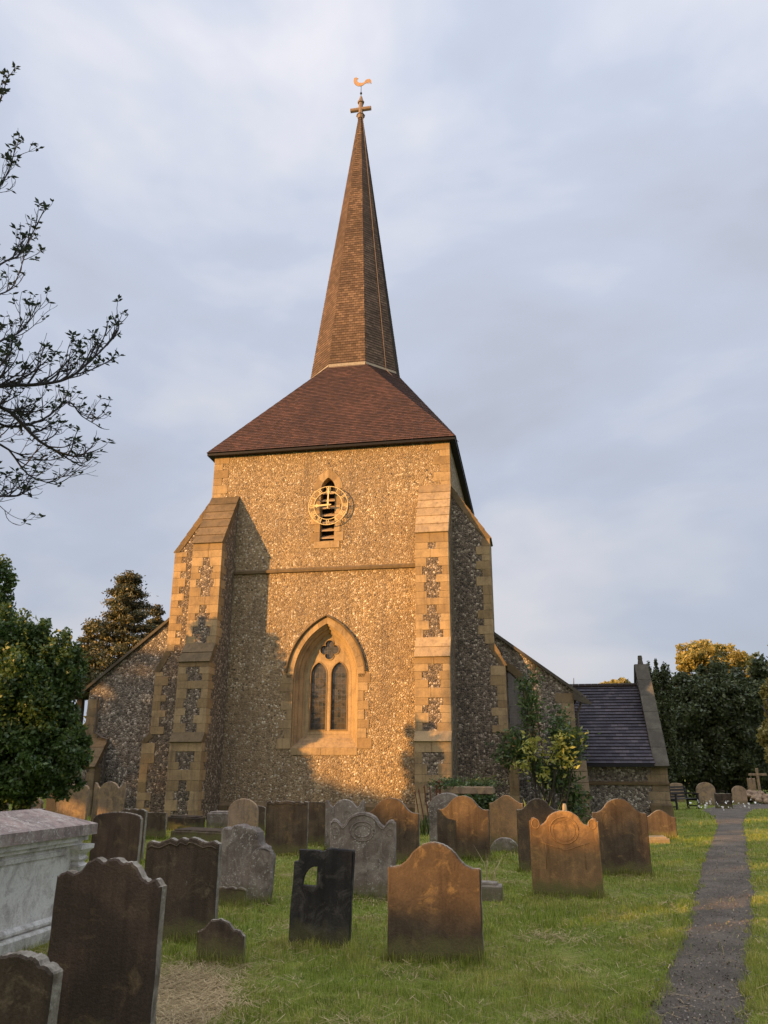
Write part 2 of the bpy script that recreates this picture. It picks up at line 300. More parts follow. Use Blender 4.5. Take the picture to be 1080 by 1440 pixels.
def make_ground():
    xs = sorted(set([-900, -400, -200, -120, -80, -60, -45] + [round(-36 + .6 * i, 2) for i in range(121)] + [45, 60, 80, 120, 200, 400, 900]))
    ys = sorted(set([-500, -200, -100, -60, -40, -20, -8] + [round(.5 * i, 2) for i in range(0, 110)] + [60, 70, 90, 120, 200, 400, 900]))
    b = MB(); vs = [(x, y, gh(x, y) if abs(x) < 37 and -1 < y < 56 else 0) for y in ys for x in xs]; n = len(xs)
    b.add(vs, [(j * n + i, j * n + i + 1, (j + 1) * n + i + 1, (j + 1) * n + i) for j in range(len(ys) - 1) for i in range(n - 1)])
    t = NT('lawn_soil', 1, .05); o = t.obj(); a = t.noise(o, .7, 5, .6); f = t.noise(o, 18, 5, .7)
    c = t.ramp(a, (.3, (.09, .125, .024)), (.5, (.15, .18, .038)), (.7, (.24, .22, .07)))
    c = t.mix(.6, c, t.ramp(f, (.3, (.2,) * 3), (.7, (.8,) * 3)), 'OVERLAY'); t.col(c); t.bump(f, .8, .05)
    tag(b.build('ground', t.m, smooth=True), kind='structure')
    p = MB(); L = []
    prof = [0, .04, .14, .3, .5, .7, .86, .96, 1]
    for i in range(len(PL) - 1):
        k = max(2, int((PL[i + 1][1] - PL[i][1]) / .18))
        for j in range(k):
            tt = j / k; l = Vector(PL[i]).lerp(Vector(PL[i + 1]), tt); r = Vector(PR[i]).lerp(Vector(PR[i + 1]), tt)
            l.x += .06 * noise.noise((l.y * .9, 3, 0)) + .07 * noise.noise((l.y * 5, 3, 0)); r.x += .05 * noise.noise((l.y * .9, 9, 0)) + .07 * noise.noise((l.y * 5, 9, 0))
            row = []
            for q in prof:
                m = l.lerp(r, q); e = min(q, 1 - q) * 2
                row.append((m.x, m.y, gh(m.x, m.y) + (-.03 if e == 0 else .014 + .006 * e)))
            L.append(row)
    p.loops(L, close=False)
    t = NT('path_tarmac', .85, .3); o = t.obj(); f = t.noise(o, 55, 5, .75); g = t.noise(o, 1.6, 4, .6)
    c = t.ramp(g, (.35, (.085, .07, .052)), (.65, (.155, .128, .096))); c = t.mix(.7, c, t.ramp(f, (.32, (.15,) * 3), (.7, (.85,) * 3)), 'OVERLAY')
    v = t.n('TexVoronoi', in_Scale=70.0); t.l(o, v.inputs[0]); c = t.mix(t.ramp(v.outputs[0], (.12, .6), (.22, 0.0)), c, (.3, .26, .21)); ms = t.noise(o, 3.5, 5, .7, .6); c = t.mix(t.ramp(ms, (.56, 0.0), (.66, .5)), c, (.07, .075, .035)); c = t.mix(t.ramp(t.noise(o, 7, 5, .7, .4), (.6, 0.0), (.7, .45)), c, (.2, .165, .11)); t.col(c); t.bump(f, 1.0, .03)
    tag(p.build('path', t.m, smooth=True), kind='structure')
make_ground()
# ---------------------------------------------------------------- church
TW = 9.487; UC = -TW / 2; HE = 13.73
church = empty('church', (SX, SY, 0), -YAW, label='flint parish church with a square west tower, clock and tall shingled spire', cat='church')
def arch(w, r, zs, z0, d=0, n=9, bot=1.0, cx=0):
    rr = r - d; c = r - w; ap = math.acos(-c / rr) if c / rr < 1 else PI / 2
    left = [(c + rr * math.cos(PI + (ap - PI) * i / n), zs + rr * math.sin(PI + (ap - PI) * i / n)) for i in range(n + 1)]
    left[-1] = (0, left[-1][1])
    pts = [(-(w - d), z0 + bot * d)] + left + [(-x, y) for x, y in reversed(left[:-1])] + [((w - d), z0 + bot * d)]
    return [(x + cx, y) for x, y in pts]
WX = -4.66; LX = -4.745; CLK = (-4.68, 11.23)
def tower():
    b = MB(); th = TW; zt = 13.66
    win = arch(1.2, 2.18, 4.77, 2.35, cx=WX); lou = arch(.28, .55, 11.97, 9.86, cx=LX)
    b.plate([[(-TW, 0), (0, 0), (0, zt), (-TW, zt)], win, lou], (0, 0, 0), (1, 0, 0), (0, 0, 1), (0, 1, 0), 0)
    b.add([(0, 0, -.3), (0, th, -.3), (-TW, th, -.3), (-TW, 0, -.3), (0, 0, zt), (0, th, zt), (-TW, th, zt), (-TW, 0, zt)], [(0, 1, 5, 4), (1, 2, 6, 5), (2, 3, 7, 6)])
    b.build('tower_wall', M['flint'], church)
    # corner quoins near the top, all four corners
    cq = [MB() for _ in range(4)]; z = 0; i = 0
    while z < zt - .05:
        h = [.33, .28, .36, .3][i % 4]; h = min(h, zt - z); a, c = ((.62, .34), (.36, .62))[i % 2]
        for q, (cx, cy2, dx, dy) in zip(cq, ((0, 0, -1, 1), (-TW, 0, 1, 1), (0, th, -1, -1), (-TW, th, 1, -1))):
            x0, x1 = sorted((cx - dx * .014, cx + dx * a)); y0, y1 = sorted((cy2 - dy * .014, cy2 + dy * c)); q.cham(x0, x1, y0, y1, z + .004, z + h - .004, .006)
        z += h; i += 1
    for q in cq: q.build('quoins', M['ash'], church)
    s = MB(); pr = [(0, 8.68), (-.09, 8.7), (-.1, 8.79), (0, 8.88)]
    s.prism(pr, (-8.37, 0.01, 0), (0, 1, 0), (0, 0, 1), (1, 0, 0), 8.37 - 1.13)
    s.build('string_course', M['ash_dark'], church)
    s = MB(); s.prism([(0, -.2), (-.16, -.2), (-.16, .42), (0, .55)], (-8.37, 0.01, 0), (0, 1, 0), (0, 0, 1), (1, 0, 0), 8.37 - 1.13); s.build('plinth', M['ash_dark'], church)
    # west window
    ww = MB(); sur = empty('west_window'); sur.parent = church
    N_ = 14
    P = lambda lp, v: [(x, v, z) for x, z in lp]
    st = [(0, -.02), (0, .05), (.05, .09), (.05, .16), (.1, .2), (.13, .24), (.13, .31), (.2, .36), (.25, .42), (.25, .47), (.33, .5), (.37, .52)]
    ww.loops([P(arch(1.2, 2.18, 4.77, 2.35, d, N_, 1.35, WX), v) for d, v in st]); 
    ww.build('moulded_reveal', M['ash'], sur)
    f = MB()
    o_ = arch(1.2, 2.18, 4.77, 4.77, -.26, N_, 0, WX)[1:-1]; i_ = arch(1.2, 2.18, 4.77, 4.77, 0, N_, 0, WX)[1:-1]
    for k in range(len(o_) - 1):   # voussoirs
        if k % 2 == 0 and k + 2 < len(o_) + 1:
            e = min(k + 2, len(o_) - 1); pts = [o_[k], o_[min(k + 1, e)], o_[e], i_[e], i_[min(k + 1, e)], i_[k]]
            cx = sum(p[0] for p in pts) / 6; cz = sum(p[1] for p in pts) / 6; pts = [(cx + (x - cx) * .985, cz + (z - cz) * .985) for x, z in pts]
            f.prism(pts, (0, -.02, 0), (1, 0, 0), (0, 0, 1), (0, 1, 0), .1)
    z = 2.31; i = 0
    for h in (.36, .33, .3, .34, .31, .33, .3, .31):
        for sgn in (-1, 1):
            wd = (1.72, 1.45, 1.66, 1.4, 1.62, 1.46, 1.7, 1.6)[(i + (sgn > 0) * (i % 2)) % 8] if sgn < 0 else (1.72, 1.52, 1.62, 1.44, 1.6, 1.42, 1.56, 1.66)[i]
            x0, x1 = sorted((WX + sgn * 1.2, WX + sgn * wd)); f.cham(x0, x1, -.02, .08, z + .004, z + h - .004, .005)
        z += h; i += 1
    f.cham(WX - 1.2, WX - .1, -.021, .06, 2.1, 2.347, .005); f.cham(WX - .09, WX + 1.2, -.021, .06, 2.1, 2.347, .005)
    f.build('dressed_surround', M['ash'], sur)
    hm = MB(); path = arch(1.2, 2.18, 4.77, 4.77, -.3, N_, 0, WX)[1:-1]
    cx = WX; L = []
    pathi = arch(1.2, 2.18, 4.77, 4.77, -.22, N_, 0, WX)[1:-1]
    path = [(path[0][0], 4.98)] + path[2:-2] + [(path[-1][0], 4.98)]; pathi = [(pathi[0][0], 4.98)] + pathi[2:-2] + [(pathi[-1][0], 4.98)]
    hm.loops([P(path, .02), P(path, -.1), P([((a[0] + b_[0]) / 2, (a[1] + b_[1]) / 2) for a, b_ in zip(path, pathi)], -.12), P(pathi, -.06), P(pathi, .02)], close=False)
    hm.build('hood_mould', M['ash_dark'], sur)
    tr = MB()
    qf = [(WX + (.2 + .15 * abs(math.cos(2 * t)) ** .6) * math.cos(t), 5.83 + (.2 + .15 * abs(math.cos(2 * t)) ** .6) * math.sin(t)) for t in [2 * PI * k / 48 for k in range(48)]]
    for v0, gx, tt in ((.50, 0, .12), (.47, .045, .05)):
        lights = [arch(.29 + gx, .48 + gx, 4.93, 2.98 - gx, 0, 8, 0, WX + s_ * .385) for s_ in (-1, 1)]
        if gx:
            for s_, lp in zip((-1, 1), lights):   # raised roll round each light
                inn = arch(.29, .48, 4.93, 2.98, 0, 8, 0, WX + s_ * .385); tr.loops([P(inn, .52), P(inn, .47), P(lp, .485), P(lp, .51)])
            c = (WX, 5.83); oo = [(c[0] + (x - c[0]) * 1.14, c[1] + (z - c[1]) * 1.14) for x, z in qf]; tr.loops([P(qf, .52), P(qf, .465), P(oo, .48), P(oo, .51)])
        else:
            tr.plate([arch(1.2, 2.18, 4.77, 2.35, .35, N_, 1.35, WX), qf] + lights, (0, v0, 0), (1, 0, 0), (0, 0, 1), (0, 1, 0), tt)
    tr.build('tracery', M['ash'], sur)
    g = MB(); g.box(WX - .9, WX + .9, .585, .6, 2.7, 6.4); g.build('window_glass', M['glass'], sur)
    # belfry opening
    be = empty('belfry_opening'); be.parent = church
    r_ = MB(); r_.loops([P(arch(.28, .55, 11.97, 9.86, d, 9, 1.0, LX), v) for d, v in ((0, -.02), (0, .3), (-.0, .34))]); 
    oo = arch(.28, .55, 11.97, 11.7, -.3, 8, 0, LX)[1:-1]; ii = arch(.28, .55, 11.97, 11.7, 0, 8, 0, LX)[1:-1]
    for k in range(0, len(oo) - 1, 4):
        e = min(k + 4, len(oo) - 1); r_.prism(oo[k:e + 1] + ii[k:e + 1][::-1], (0, -.02, 0), (1, 0, 0), (0, 0, 1), (0, 1, 0), .08)
    z = 9.86; i = 0
    for h in (.36, .34, .4, .36, .36, .29):
        for sg in (-1, 1):
            x0, x1 = sorted((LX + sg * .28, LX + sg * (.64, .5)[i % 2])); r_.cham(x0, x1, -.02, .06, z + .004, z + h - .004, .005)
        z += h; i += 1
    r_.prism([(0, 9.855), (.14, 9.92), (.34, 9.92), (.34, 9.6), (0, 9.6)], (LX - .5, -.03, 0), (0, 1, 0), (0, 0, 1), (1, 0, 0), 1.0)
    r_.build('stone_surround', M['ash'], be)
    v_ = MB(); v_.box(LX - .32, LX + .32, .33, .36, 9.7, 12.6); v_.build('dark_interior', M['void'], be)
    for k in range(7):
        l = MB(); z = 9.98 + k * .3; l.prism([(.05, z), (.3, z + .16), (.3, z + .2), (.05, z + .05)], (LX - .278, 0, 0), (0, 1, 0), (0, 0, 1), (1, 0, 0), .556); l.build('louvre', M['louvre'], be)
    # clock
    ck = empty('clock', (CLK[0], -.2, CLK[1])); ck.parent = church
    def ring(b, r0, r1, y0, y1, n=64):
        L = [[(r * math.cos(2 * PI * k / n), y, r * math.sin(2 * PI * k / n)) for k in range(n)] for r, y in ((r0, y0), (r1, y0), (r1, y1), (r0, y1), (r0, y0))]; b.loops(L)
    rg = MB(); ring(rg, .76, .782, -.015, .015); ring(rg, .545, .568, -.015, .015); rg.build('dial_ring', M['gold'], ck)
    NUM = ['XII', 'I', 'II', 'III', 'IIII', 'V', 'VI', 'VII', 'VIII', 'IX', 'X', 'XI']
    for h, sN in enumerate(NUM):
        an = PI / 2 - h * PI / 6; er = Vector((math.cos(an), 0, math.sin(an))); et = Vector((math.sin(an), 0, -math.cos(an)))
        wid = {'I': .05, 'V': .1, 'X': .105}; tot = sum(wid[c] for c in sN); x = -tot / 2; nm = MB()
        for c in sN:
            w = wid[c]; m = x + w / 2; q0, q1 = .57, .755
            pt = lambda dx, rr: tuple(et * (m + dx) + er * rr)
            if c == 'I': nm.bar(pt(0, q0), pt(0, q1), .02, .02, up=(0, 1, 0))
            elif c == 'V': nm.bar(pt(0, q0), pt(-w * .38, q1), .02, .02, up=(0, 1, 0)); nm.bar(pt(0, q0), pt(w * .38, q1), .013, .022, up=(0, 1, 0))
            else: nm.bar(pt(w * .38, q0), pt(-w * .38, q1), .02, .02, up=(0, 1, 0)); nm.bar(pt(-w * .38, q0), pt(w * .38, q1), .013, .022, up=(0, 1, 0))
            x += w
        nm.build('roman_numeral', M['gold'], ck)
    for an, ln, w in ((R(89), .74, .05), (R(182), .6, .07)):
        hb = MB(); d = Vector((math.cos(an), 0, math.sin(an))); t_ = Vector((-d.z, 0, d.x)); y = -.05 if ln > .7 else -.075
        pl = [(-.14, -.02), (-.14, .02), (0, .035), (ln * .6, w * .45), (ln * .72, w * 1.1), (ln * .82, w * .4), (ln, .008), (ln, -.008), (ln * .82, -w * .4), (ln * .72, -w * 1.1), (ln * .6, -w * .45), (0, -.035)]
        hb.prism(pl, (0, y, 0), d, t_, (0, -1, 0), .015); hb.build('clock_hand', M['gold'], ck)
    bs = MB(); bs.tube([(0, -.1, 0), (0, .2, 0)], .05, 12); 
    for an in (R(35), R(145), R(215), R(325)): bs.tube([(.77 * math.cos(an), 0, .77 * math.sin(an)), (.77 * math.cos(an), .2, .77 * math.sin(an))], .012, 5)
    bs.build('dial_mount', M['gold'], ck)
tower()
def buttress(O, D, Wd, width, stages, topz, back=0.0, joined=1):
    # O foot at the wall, D outward, Wd along the width (unit vectors, tower frame); stages = [(z_foot, z_nose, projection, z_inner)]
    O, D, Wd = map(Vector, (O, D, Wd)); up = Vector((0, 0, 1)); root = empty('buttress'); root.parent = church
    prof = [(-back, -.3), (stages[0][2], -.3)]
    for i, (z0, zn, pj, zi) in enumerate(stages):
        prof.append((pj, zn)); nx = stages[i + 1][2] if i + 1 < len(stages) else 0; prof.append((nx, zi))
    if back: prof.append((-back, prof[-1][1]))
    b = MB(); b.prism(prof, O, D, up, Wd, width); b.build('flint_core', M['knap'], root)
    wss = []; qs = []; e = .014
    def blk(d0, d1, w0, w1, z0, z1, m, c=.006):
        t = MB(); t.cham(d0, d1, w0, w1, z0, z1, c); m.add([O + D * x + Wd * y + up * z for x, y, z in t.v], t.f)
    rr = random.Random(int(abs(O.x * 31 + D.x * 7) + 5))
    for si, (z0, zn, pj, zi) in enumerate(stages):
        q = MB(); q2 = MB(); qs += [q, q2]; z = z0; i = rr.randint(0, 1); top = zn - .02
        while z < top - .06:
            h = min(rr.choice((.27, .31, .34, .24)), top - z)
            if top - z - h < .12: h = top - z
            full = (i % 6 == 5) or (top - z - h) < .05
            if full:
                m = width * rr.choice((.45, .55)); dd = rr.choice((.3, .5)); blk(pj - dd, pj + e, -e, m - .003, z + .003, z + h - .003, q); blk(pj - dd, pj + e, m + .003, width + e, z + .003, z + h - .003, q2)
            else:
                a = width * rr.choice((.2, .25) if i % 2 else (.33, .38)); c = width * rr.choice((.2, .26) if (i + si) % 2 else (.3, .38)); dd = (.3, .52)[i % 2] if pj > .6 else pj * .6
                blk(pj - dd, pj + e, -e, a, z + .003, z + h - .003, q); blk(pj - dd, pj + e, width - c, width + e, z + .003, z + h - .003, q2)
            z += h; i += 1
        nx = stages[si + 1][2] if si + 1 < len(stages) else 0
        p0 = Vector((pj + .05, zn - .03)); p1 = Vector((nx, zi + .03)); Ls = (p1 - p0).length; n = max(1, round(Ls / .45)); dr = (p1 - p0) / Ls; nn = Vector((dr.y, -dr.x)); nn = nn if nn.x > 0 else -nn; ws = MB(); wss.append(ws)
        for k in range(n):
            s0 = p0 + dr * Ls * k / n; s1 = p0 + dr * (Ls * (k + 1) / n - .006); o1 = .035
            poly = [s0 + nn * o1, s1 + nn * (o1 - .02), s1 - nn * .2, s0 - nn * .2]
            if k == 0: poly = [s0 + nn * o1, s1 + nn * (o1 - .02), s1 - nn * .2, Vector((s0.x - .2, s0.y)), s0]
            ws.prism([tuple(x) for x in poly], O - Wd * .022, D, up, Wd, width + .044)
    for q in qs: q.build('quoins', M['ash'], root)
    for ws in wss: ws.build('weathering', M['ash_dark'] if D.y < 0 and O.x < -4 or D.x else M['ash'], root)
    return root
FS = [(0, 2.5, 1.97, 2.78), (2.76, 5.2, 1.8, 5.86), (5.84, 9.62, 1.38, 11.85)]
SSt = [(0, 2.55, 2.02, 2.85), (2.83, 5.1, 1.74, 5.85), (5.84, 9.72, 1.38, 11.8)]
buttress((-9.49, 0, 0), (0, -1, 0), (1, 0, 0), 1.12, FS, 11.8)
buttress((-1.15, 0, 0), (0, -1, 0), (1, 0, 0), 1.15, FS, 11.8)
buttress((-TW, .03, 0), (-1, 0, 0), (0, 1, 0), 1.12, SSt, 11.8)
buttress((0, .03, 0), (1, 0, 0), (0, 1, 0), 1.12, SSt, 11.8)
def roofs():
    b = MB(); o = .27; ze = HE; zo = 18.85; a = 2.02; t = a * math.tan(PI / 8); cx, cyy = UC, TW / 2
    E = [Vector((-TW - o, -o, ze)), Vector((o, -o, ze)), Vector((o, TW + o, ze)), Vector((-TW - o, TW + o, ze))]
    rot = lambda k, x, y, z: Vector((cx + x * [1, 0, -1, 0][k] - y * [0, 1, 0, -1][k], cyy + x * [0, 1, 0, -1][k] + y * [1, 0, -1, 0][k], z))
    O8 = []
    for k in range(4): O8.append((rot(k, -t, -a, zo), rot(k, t, -a, zo)))
    for k in range(4):
        l, r = O8[k]; b.courses(E[k], E[(k + 1) % 4], l, r, .115, .016)
        b.courses(E[(k + 1) % 4], E[(k + 1) % 4], r, O8[(k + 1) % 4][0], .115, .016, 3.3)
    tr = b.build('tower_roof', M['tile'], church)
    s = MB(); s.box(-TW - o + .02, o - .02, -o + .02, TW + o - .02, ze - .12, ze - .03)
    s.build('eaves_board', M['black'], tr)
    sp = MB(); zt = 34.75; e = .05
    for k in range(4):
        l, r = O8[k]; n0 = O8[(k + 1) % 4][0]; T = lambda p: Vector((cx + (p.x - cx) * e, cyy + (p.y - cyy) * e, zt))
        sp.courses(l, r, T(l), T(r), .14, .014); sp.courses(r, n0, T(r), T(n0), .14, .014, 1.7)
    spo = sp.build('spire', M['spire'], church)
    fl = MB()
    for k in range(4):
        l, r = O8[k]; n0 = O8[(k + 1) % 4][0]
        for p, q in ((l, r), (r, n0)):
            m = ((p + q) / 2 - Vector((cx, cyy, zo))); m.z = 0; m = m.normalized() * .07
            fl.add([p + m - Vector((0, 0, .12)), q + m - Vector((0, 0, .12)), q + Vector((0, 0, .1)), p + Vector((0, 0, .1))], [(0, 1, 2, 3)])
    fl.build('lead_flashing', M['lead'], spo)
    cn = MB(); p0 = (O8[0][1] * .35 + O8[1][0] * .65); pe = Vector((cx + (p0.x - cx) * .05, cyy + (p0.y - cyy) * .05, zt)); out = Vector((p0.x - cx, p0.y - cyy, 0)).normalized() * .05
    cn.tube([Vector((o, .6, ze + .1)) + out, p0 + out] + [p0.lerp(pe, k / 8) + out for k in range(1, 9)], .012, 5); cn.build('lightning_conductor', M['oakgrey'], spo)
    # cross finial and weathercock
    c = MB(); zb = zt
    c.tube([(cx, cyy, zb - .1), (cx, cyy, zb + .12)], [.16, .2], 8); c.tube([(cx, cyy, zb + .1), (cx, cyy, zb + .2)], [.24, .17], 8)
    c.tube([(cx, cyy, zb + .18), (cx, cyy, zb + .95)], [.13, .12], 8); c.tube([(cx, cyy, zb + .95), (cx, cyy, zb + 1.02), (cx, cyy, zb + 1.12)], [.17, .19, .12], 8); c.tube([(cx, cyy, zb + 1.12), (cx, cyy, zb + 1.4)], [.13, .06], 8)
    c.tube([(cx - .56, cyy, zb + .53), (cx + .56, cyy, zb + .53)], .115, 8)
    cr = c.build('cross_finial', M['oakgrey'], church)
    w = MB(); w.tube([(cx, cyy, zb + 1.35), (cx, cyy, zb + 2.15)], .018, 6); w.tube([(cx, cyy, zb + 1.55), (cx, cyy, zb + 1.6), (cx, cyy, zb + 1.66), (cx, cyy, zb + 1.7)], [.02, .06, .06, .02], 8)
    w.build('spindle', M['black'], church)
    ck = MB()
    pts = [(-.47, .68), (-.42, .78), (-.38, .74), (-.33, .79), (-.28, .76), (-.24, .72), (-.16, .66), (-.23, .65), (-.25, .56), (-.22, .44), (-.12, .36), (0, .32), (.12, .31), (.22, .33), (.28, .42), (.36, .5), (.48, .53), (.6, .5), (.68, .4), (.7, .18), (.66, .14), (.64, .3), (.6, .15), (.56, .32), (.52, .14), (.48, .32), (.44, .18), (.4, .3), (.34, .2), (.28, .25), (.2, .16), (.08, .1), (-.05, .09), (-.2, .12), (-.34, .22), (-.44, .36), (-.48, .5)]
    ck.prism([(x * .84 - .02, z * .95) for x, z in pts], (cx, cyy - .012, zb + 2.05), (1, 0, 0), (0, 0, 1), (0, 1, 0), .03)
    ck.build('weathercock', M['copper'], church)
roofs()
def aisles():
    b = MB(); v0 = .8
    lw = [(-TW, 0 - .3), (-14.3, -.3), (-14.3, 4.68), (-TW, 8.62)]; rw = [(0, -.3), (4.02, -.3), (4.02, 4.3), (0, 7.33)]
    b.prism(lw, (0, v0, 0), (1, 0, 0), (0, 0, 1), (0, 1, 0), .6); b.build('aisle_wall', M['aisleflint'], church)
    b = MB(); win = arch(.75, 1.25, 3.95, 1.9, cx=1.62)
    b.plate([[(0, -.3), (4.02, -.3), (4.02, 4.3), (0, 7.33)], win], (0, v0, 0), (1, 0, 0), (0, 0, 1), (0, 1, 0), .6); rwo = b.build('aisle_wall', M['aisleflint'], church)
    f = MB(); f.plate([arch(.75, 1.25, 3.95, 1.9, -.26, 9, .5, cx=1.62), win], (0, v0 - .02, 0), (1, 0, 0), (0, 0, 1), (0, 1, 0), .05)
    f.build('window_surround', M['ash_dark'], rwo); g = MB(); g.box(.8, 2.45, v0 + .3, v0 + .32, 1.8, 5.1); g.build('window_glass', M['glass'], rwo)
    for bx in ((-14.3, -13.75, v0 + .6, 22, -.3, 4.6), (3.5, 4.02, v0 + .6, 22, -.3, 4.2), (-14.3, 4.02, 22, 22.5, -.3, 4.2)):
        b = MB(); b.box(*bx); b.build('aisle_side_wall', M['aisleflint'], church)
    b = MB(); b.box(-9.3, -.2, 9.5, 22, 0, 7.3); b.build('nave_wall', M['aisleflint'], church)
    r = MB(); r.courses((-14.55, 22.4, 4.5), (-14.55, v0 - .1, 4.5), (-TW, 22.4, 8.68), (-TW, v0 - .1, 8.68), .13, .02); r.build('aisle_roof', M['tile'], church); r = MB(); r.courses((4.28, v0 - .1, 4.14), (4.28, 22.4, 4.14), (0, v0 - .1, 7.4), (0, 22.4, 7.4), .13, .02)
    r.build('aisle_roof', M['tile'], church); r = MB(); r.courses((.1, 9.5, 7.35), (.1, 22.4, 7.35), (UC, 9.5, 10.6), (UC, 22.4, 10.6), .13); r.courses((-9.6, 22.4, 7.35), (-9.6, 9.5, 7.35), (UC, 22.4, 10.6), (UC, 9.5, 10.6), .13)
    r.build('nave_roof', M['tile'], church)
    vb = MB()
    for p, q in (((-14.6, 4.43), (-TW, 8.6)), ((0, 7.36), (4.34, 4.08))):
        P, Q = Vector((p[0], v0 - .06, p[1])), Vector((q[0], v0 - .06, q[1])); vb = MB(); vb.bar(P, Q, .14, .1, up=(0, 0, 1)); vb.build('roof_verge', M['coping'], church)
    q = MB(); ql = MB(); z = 0; i = 0
    while z < 4.1:
        h = (.34, .3)[i % 2]; w = (.62, .42)[i % 2]; q.cham(4.02 - w, 4.034, v0 - .014, v0 + (.4, .62)[i % 2], z, z + h - .006, .006)
        if z > 1.6: ql.cham(-14.314, -14.3 + (.5, .36)[i % 2], v0 - .014, v0 + .4, z, z + h - .006, .006)
        z += h; i += 1
    ql.build('quoins', M['ash_mid'], church); q.build('quoins', M['ash_mid'], church)
    # small corner buttresses
    for nm, u0, wd, top in (('l', -14.15, .85, 2.75), ('r', 3.72, .55, 1.95)):
        s = MB(); s.prism([(0, -.2), (-.75, -.2), (-.75, top - 1.05), (0, top - .05)], (u0, v0, 0), (0, 1, 0), (0, 0, 1), (1, 0, 0), wd); o = s.build('aisle_buttress', M['aisleflint'], church)
        s = MB(); s2 = MB(); z = 0; i = 0
        while z < top - 1.1:
            h = min(.3, top - 1.08 - z)
            for s_, a, c in ((s, u0 - .012, u0 + (.2, .32)[i % 2]), (s2, u0 + wd - (.3, .2)[i % 2], u0 + wd + .012)): s_.cham(a, c, v0 - .764, v0 - .3, z, z + h - .006, .006)
            z += h; i += 1
        s.build('quoins', M['ash_mid'], o); s2.build('quoins', M['ash_mid'], o); s = MB()
        for k in range(3):
            a0 = Vector((-.8 + k * .27, top - 1.1 + k * .35)); a1 = Vector((-.8 + (k + 1) * .27, top - 1.1 + (k + 1) * .35 - .01)); s.prism([tuple(a0), (a0.x - .03, a0.y + .05), (a1.x - .02, a1.y + .05), (a1.x, a1.y - .15), (a0.x + .1, a0.y - .05)], (u0 - .03, v0, 0), (0, 1, 0), (0, 0, 1), (1, 0, 0), wd + .06)
        s.build('weathering', M['ash_dark'], o)
    dp = MB(); dp.tube([(-14.1, v0 - .1, 4.3), (-13.86, v0 - .1, 4.25), (-13.83, v0 - .1, 2.95), (-13.5, v0 - .1, 2.75), (-13.3, v0 - .1, 2.7), (-13.28, v0 - .1, 0)], .04, 6); dp.build('downpipe', M['pipe'], church); dp = MB(); dp.tube([(4.5, v0 + .3, 4.1), (4.3, v0 + .3, 3.9), (4.14, v0 + .3, 3.5), (4.14, v0 + .3, 0)], .045, 6)
    dp.build('downpipe', M['pipe'], church)
    ev = MB(); ev.prism([(4.02, 4.3), (4.62, 3.86), (4.6, 3.78), (4.4, 3.8), (4.02, 3.95)], (0, v0 - .12, 0), (1, 0, 0), (0, 0, 1), (0, 1, 0), .2); ev.build('eaves_bracket', M['coping'], church)
    # vestry
    ve = empty('vestry', (0, 0, 0)); ve.parent = church; V0 = 4.0; V1 = 9.4; UR = 6.95; VM = 6.7
    b = MB(); b.box(4.03, UR, V0, V1, -.3, 1.98); b.build('vestry_wall', M['aisleflint'], ve)
    b = MB(); b.prism([(V0, -.3), (V1, -.3), (V1, 1.95), (VM, 5.4), (V0, 1.95)], (UR, 0, 0), (0, 1, 0), (0, 0, 1), (1, 0, 0), .42); gbl = b.build('gable_wall', M['aisleflint'], ve)
    s = MB(); z = 0; i = 0
    while z < 1.9:
        s.cham(UR - (.3, .16)[i % 2], UR + .434, V0 - .014, V0 + (.3, .5)[i % 2], z, z + .29, .006); z += .3; i += 1
    s.build('quoins', M['ash_mid'], gbl)
    s = MB(); n = 6
    for (a, c) in (((V0 - .22, 1.72), (VM, 5.78)), ((V1 + .22, 1.72), (VM, 5.78))):
        a, c = Vector(a), Vector(c)
        for k in range(n):
            p, q2 = a.lerp(c, k / n), a.lerp(c, (k + .985) / n); d = (q2 - p).normalized(); nn = Vector((-d.y, d.x)); nn = nn if nn.y > 0 else -nn
            s.prism([tuple(p), tuple(q2), tuple(q2 + nn * .12), tuple(p + nn * .12)], (UR - .06, 0, 0), (0, 1, 0), (0, 0, 1), (1, 0, 0), .54)
    s.tube([(UR + .2, VM, 5.75), (UR + .2, VM, 6.1)], [.14, .07], 6); s.tube([(UR + .2, VM, 6.05), (UR + .2, VM, 6.2)], [.1, .08], 6)
    s.build('gable_coping', M['coping'], gbl)
    r = MB(); r.courses((4.03, V0 - .28, 1.86), (UR - .02, V0 - .28, 1.86), (4.03, VM, 4.98), (UR - .02, VM, 4.98), .17, .035); r.courses((UR - .02, V1 + .28, 1.86), (4.03, V1 + .28, 1.86), (UR - .02, VM, 4.98), (4.03, VM, 4.98), .17, .035)
    r.build('vestry_roof', M['slate'], ve)
    rt = MB()
    for k in range(11): rt.tube([(4.05 + k * .262, VM, 4.98), (4.05 + k * .262 + .25, VM, 4.98)], .1, 8)
    rt.build('ridge_tiles', M['slate'], ve)
    g = MB(); g.prism([(-.3, 1.75), (-.42, 1.75), (-.42, 1.86), (-.3, 1.86)], (4.03, V0, 0), (0, 1, 0), (0, 0, 1), (1, 0, 0), UR - 4.1); g.build('gutter', M['black'], ve)
    s = MB(); s.prism([(0.01, 1.1), (-.07, 1.12), (-.08, 1.18), (0.01, 1.25)], (4.05, V0, 0), (0, 1, 0), (0, 0, 1), (1, 0, 0), UR + .45 - 4.05)
    s.prism([(0.01, 0), (-.12, 0), (-.12, .42), (0.01, .5)], (UR - .3, V0, 0), (0, 1, 0), (0, 0, 1), (1, 0, 0), .78); s.build('string_course', M['ash_dark'], ve)
aisles()
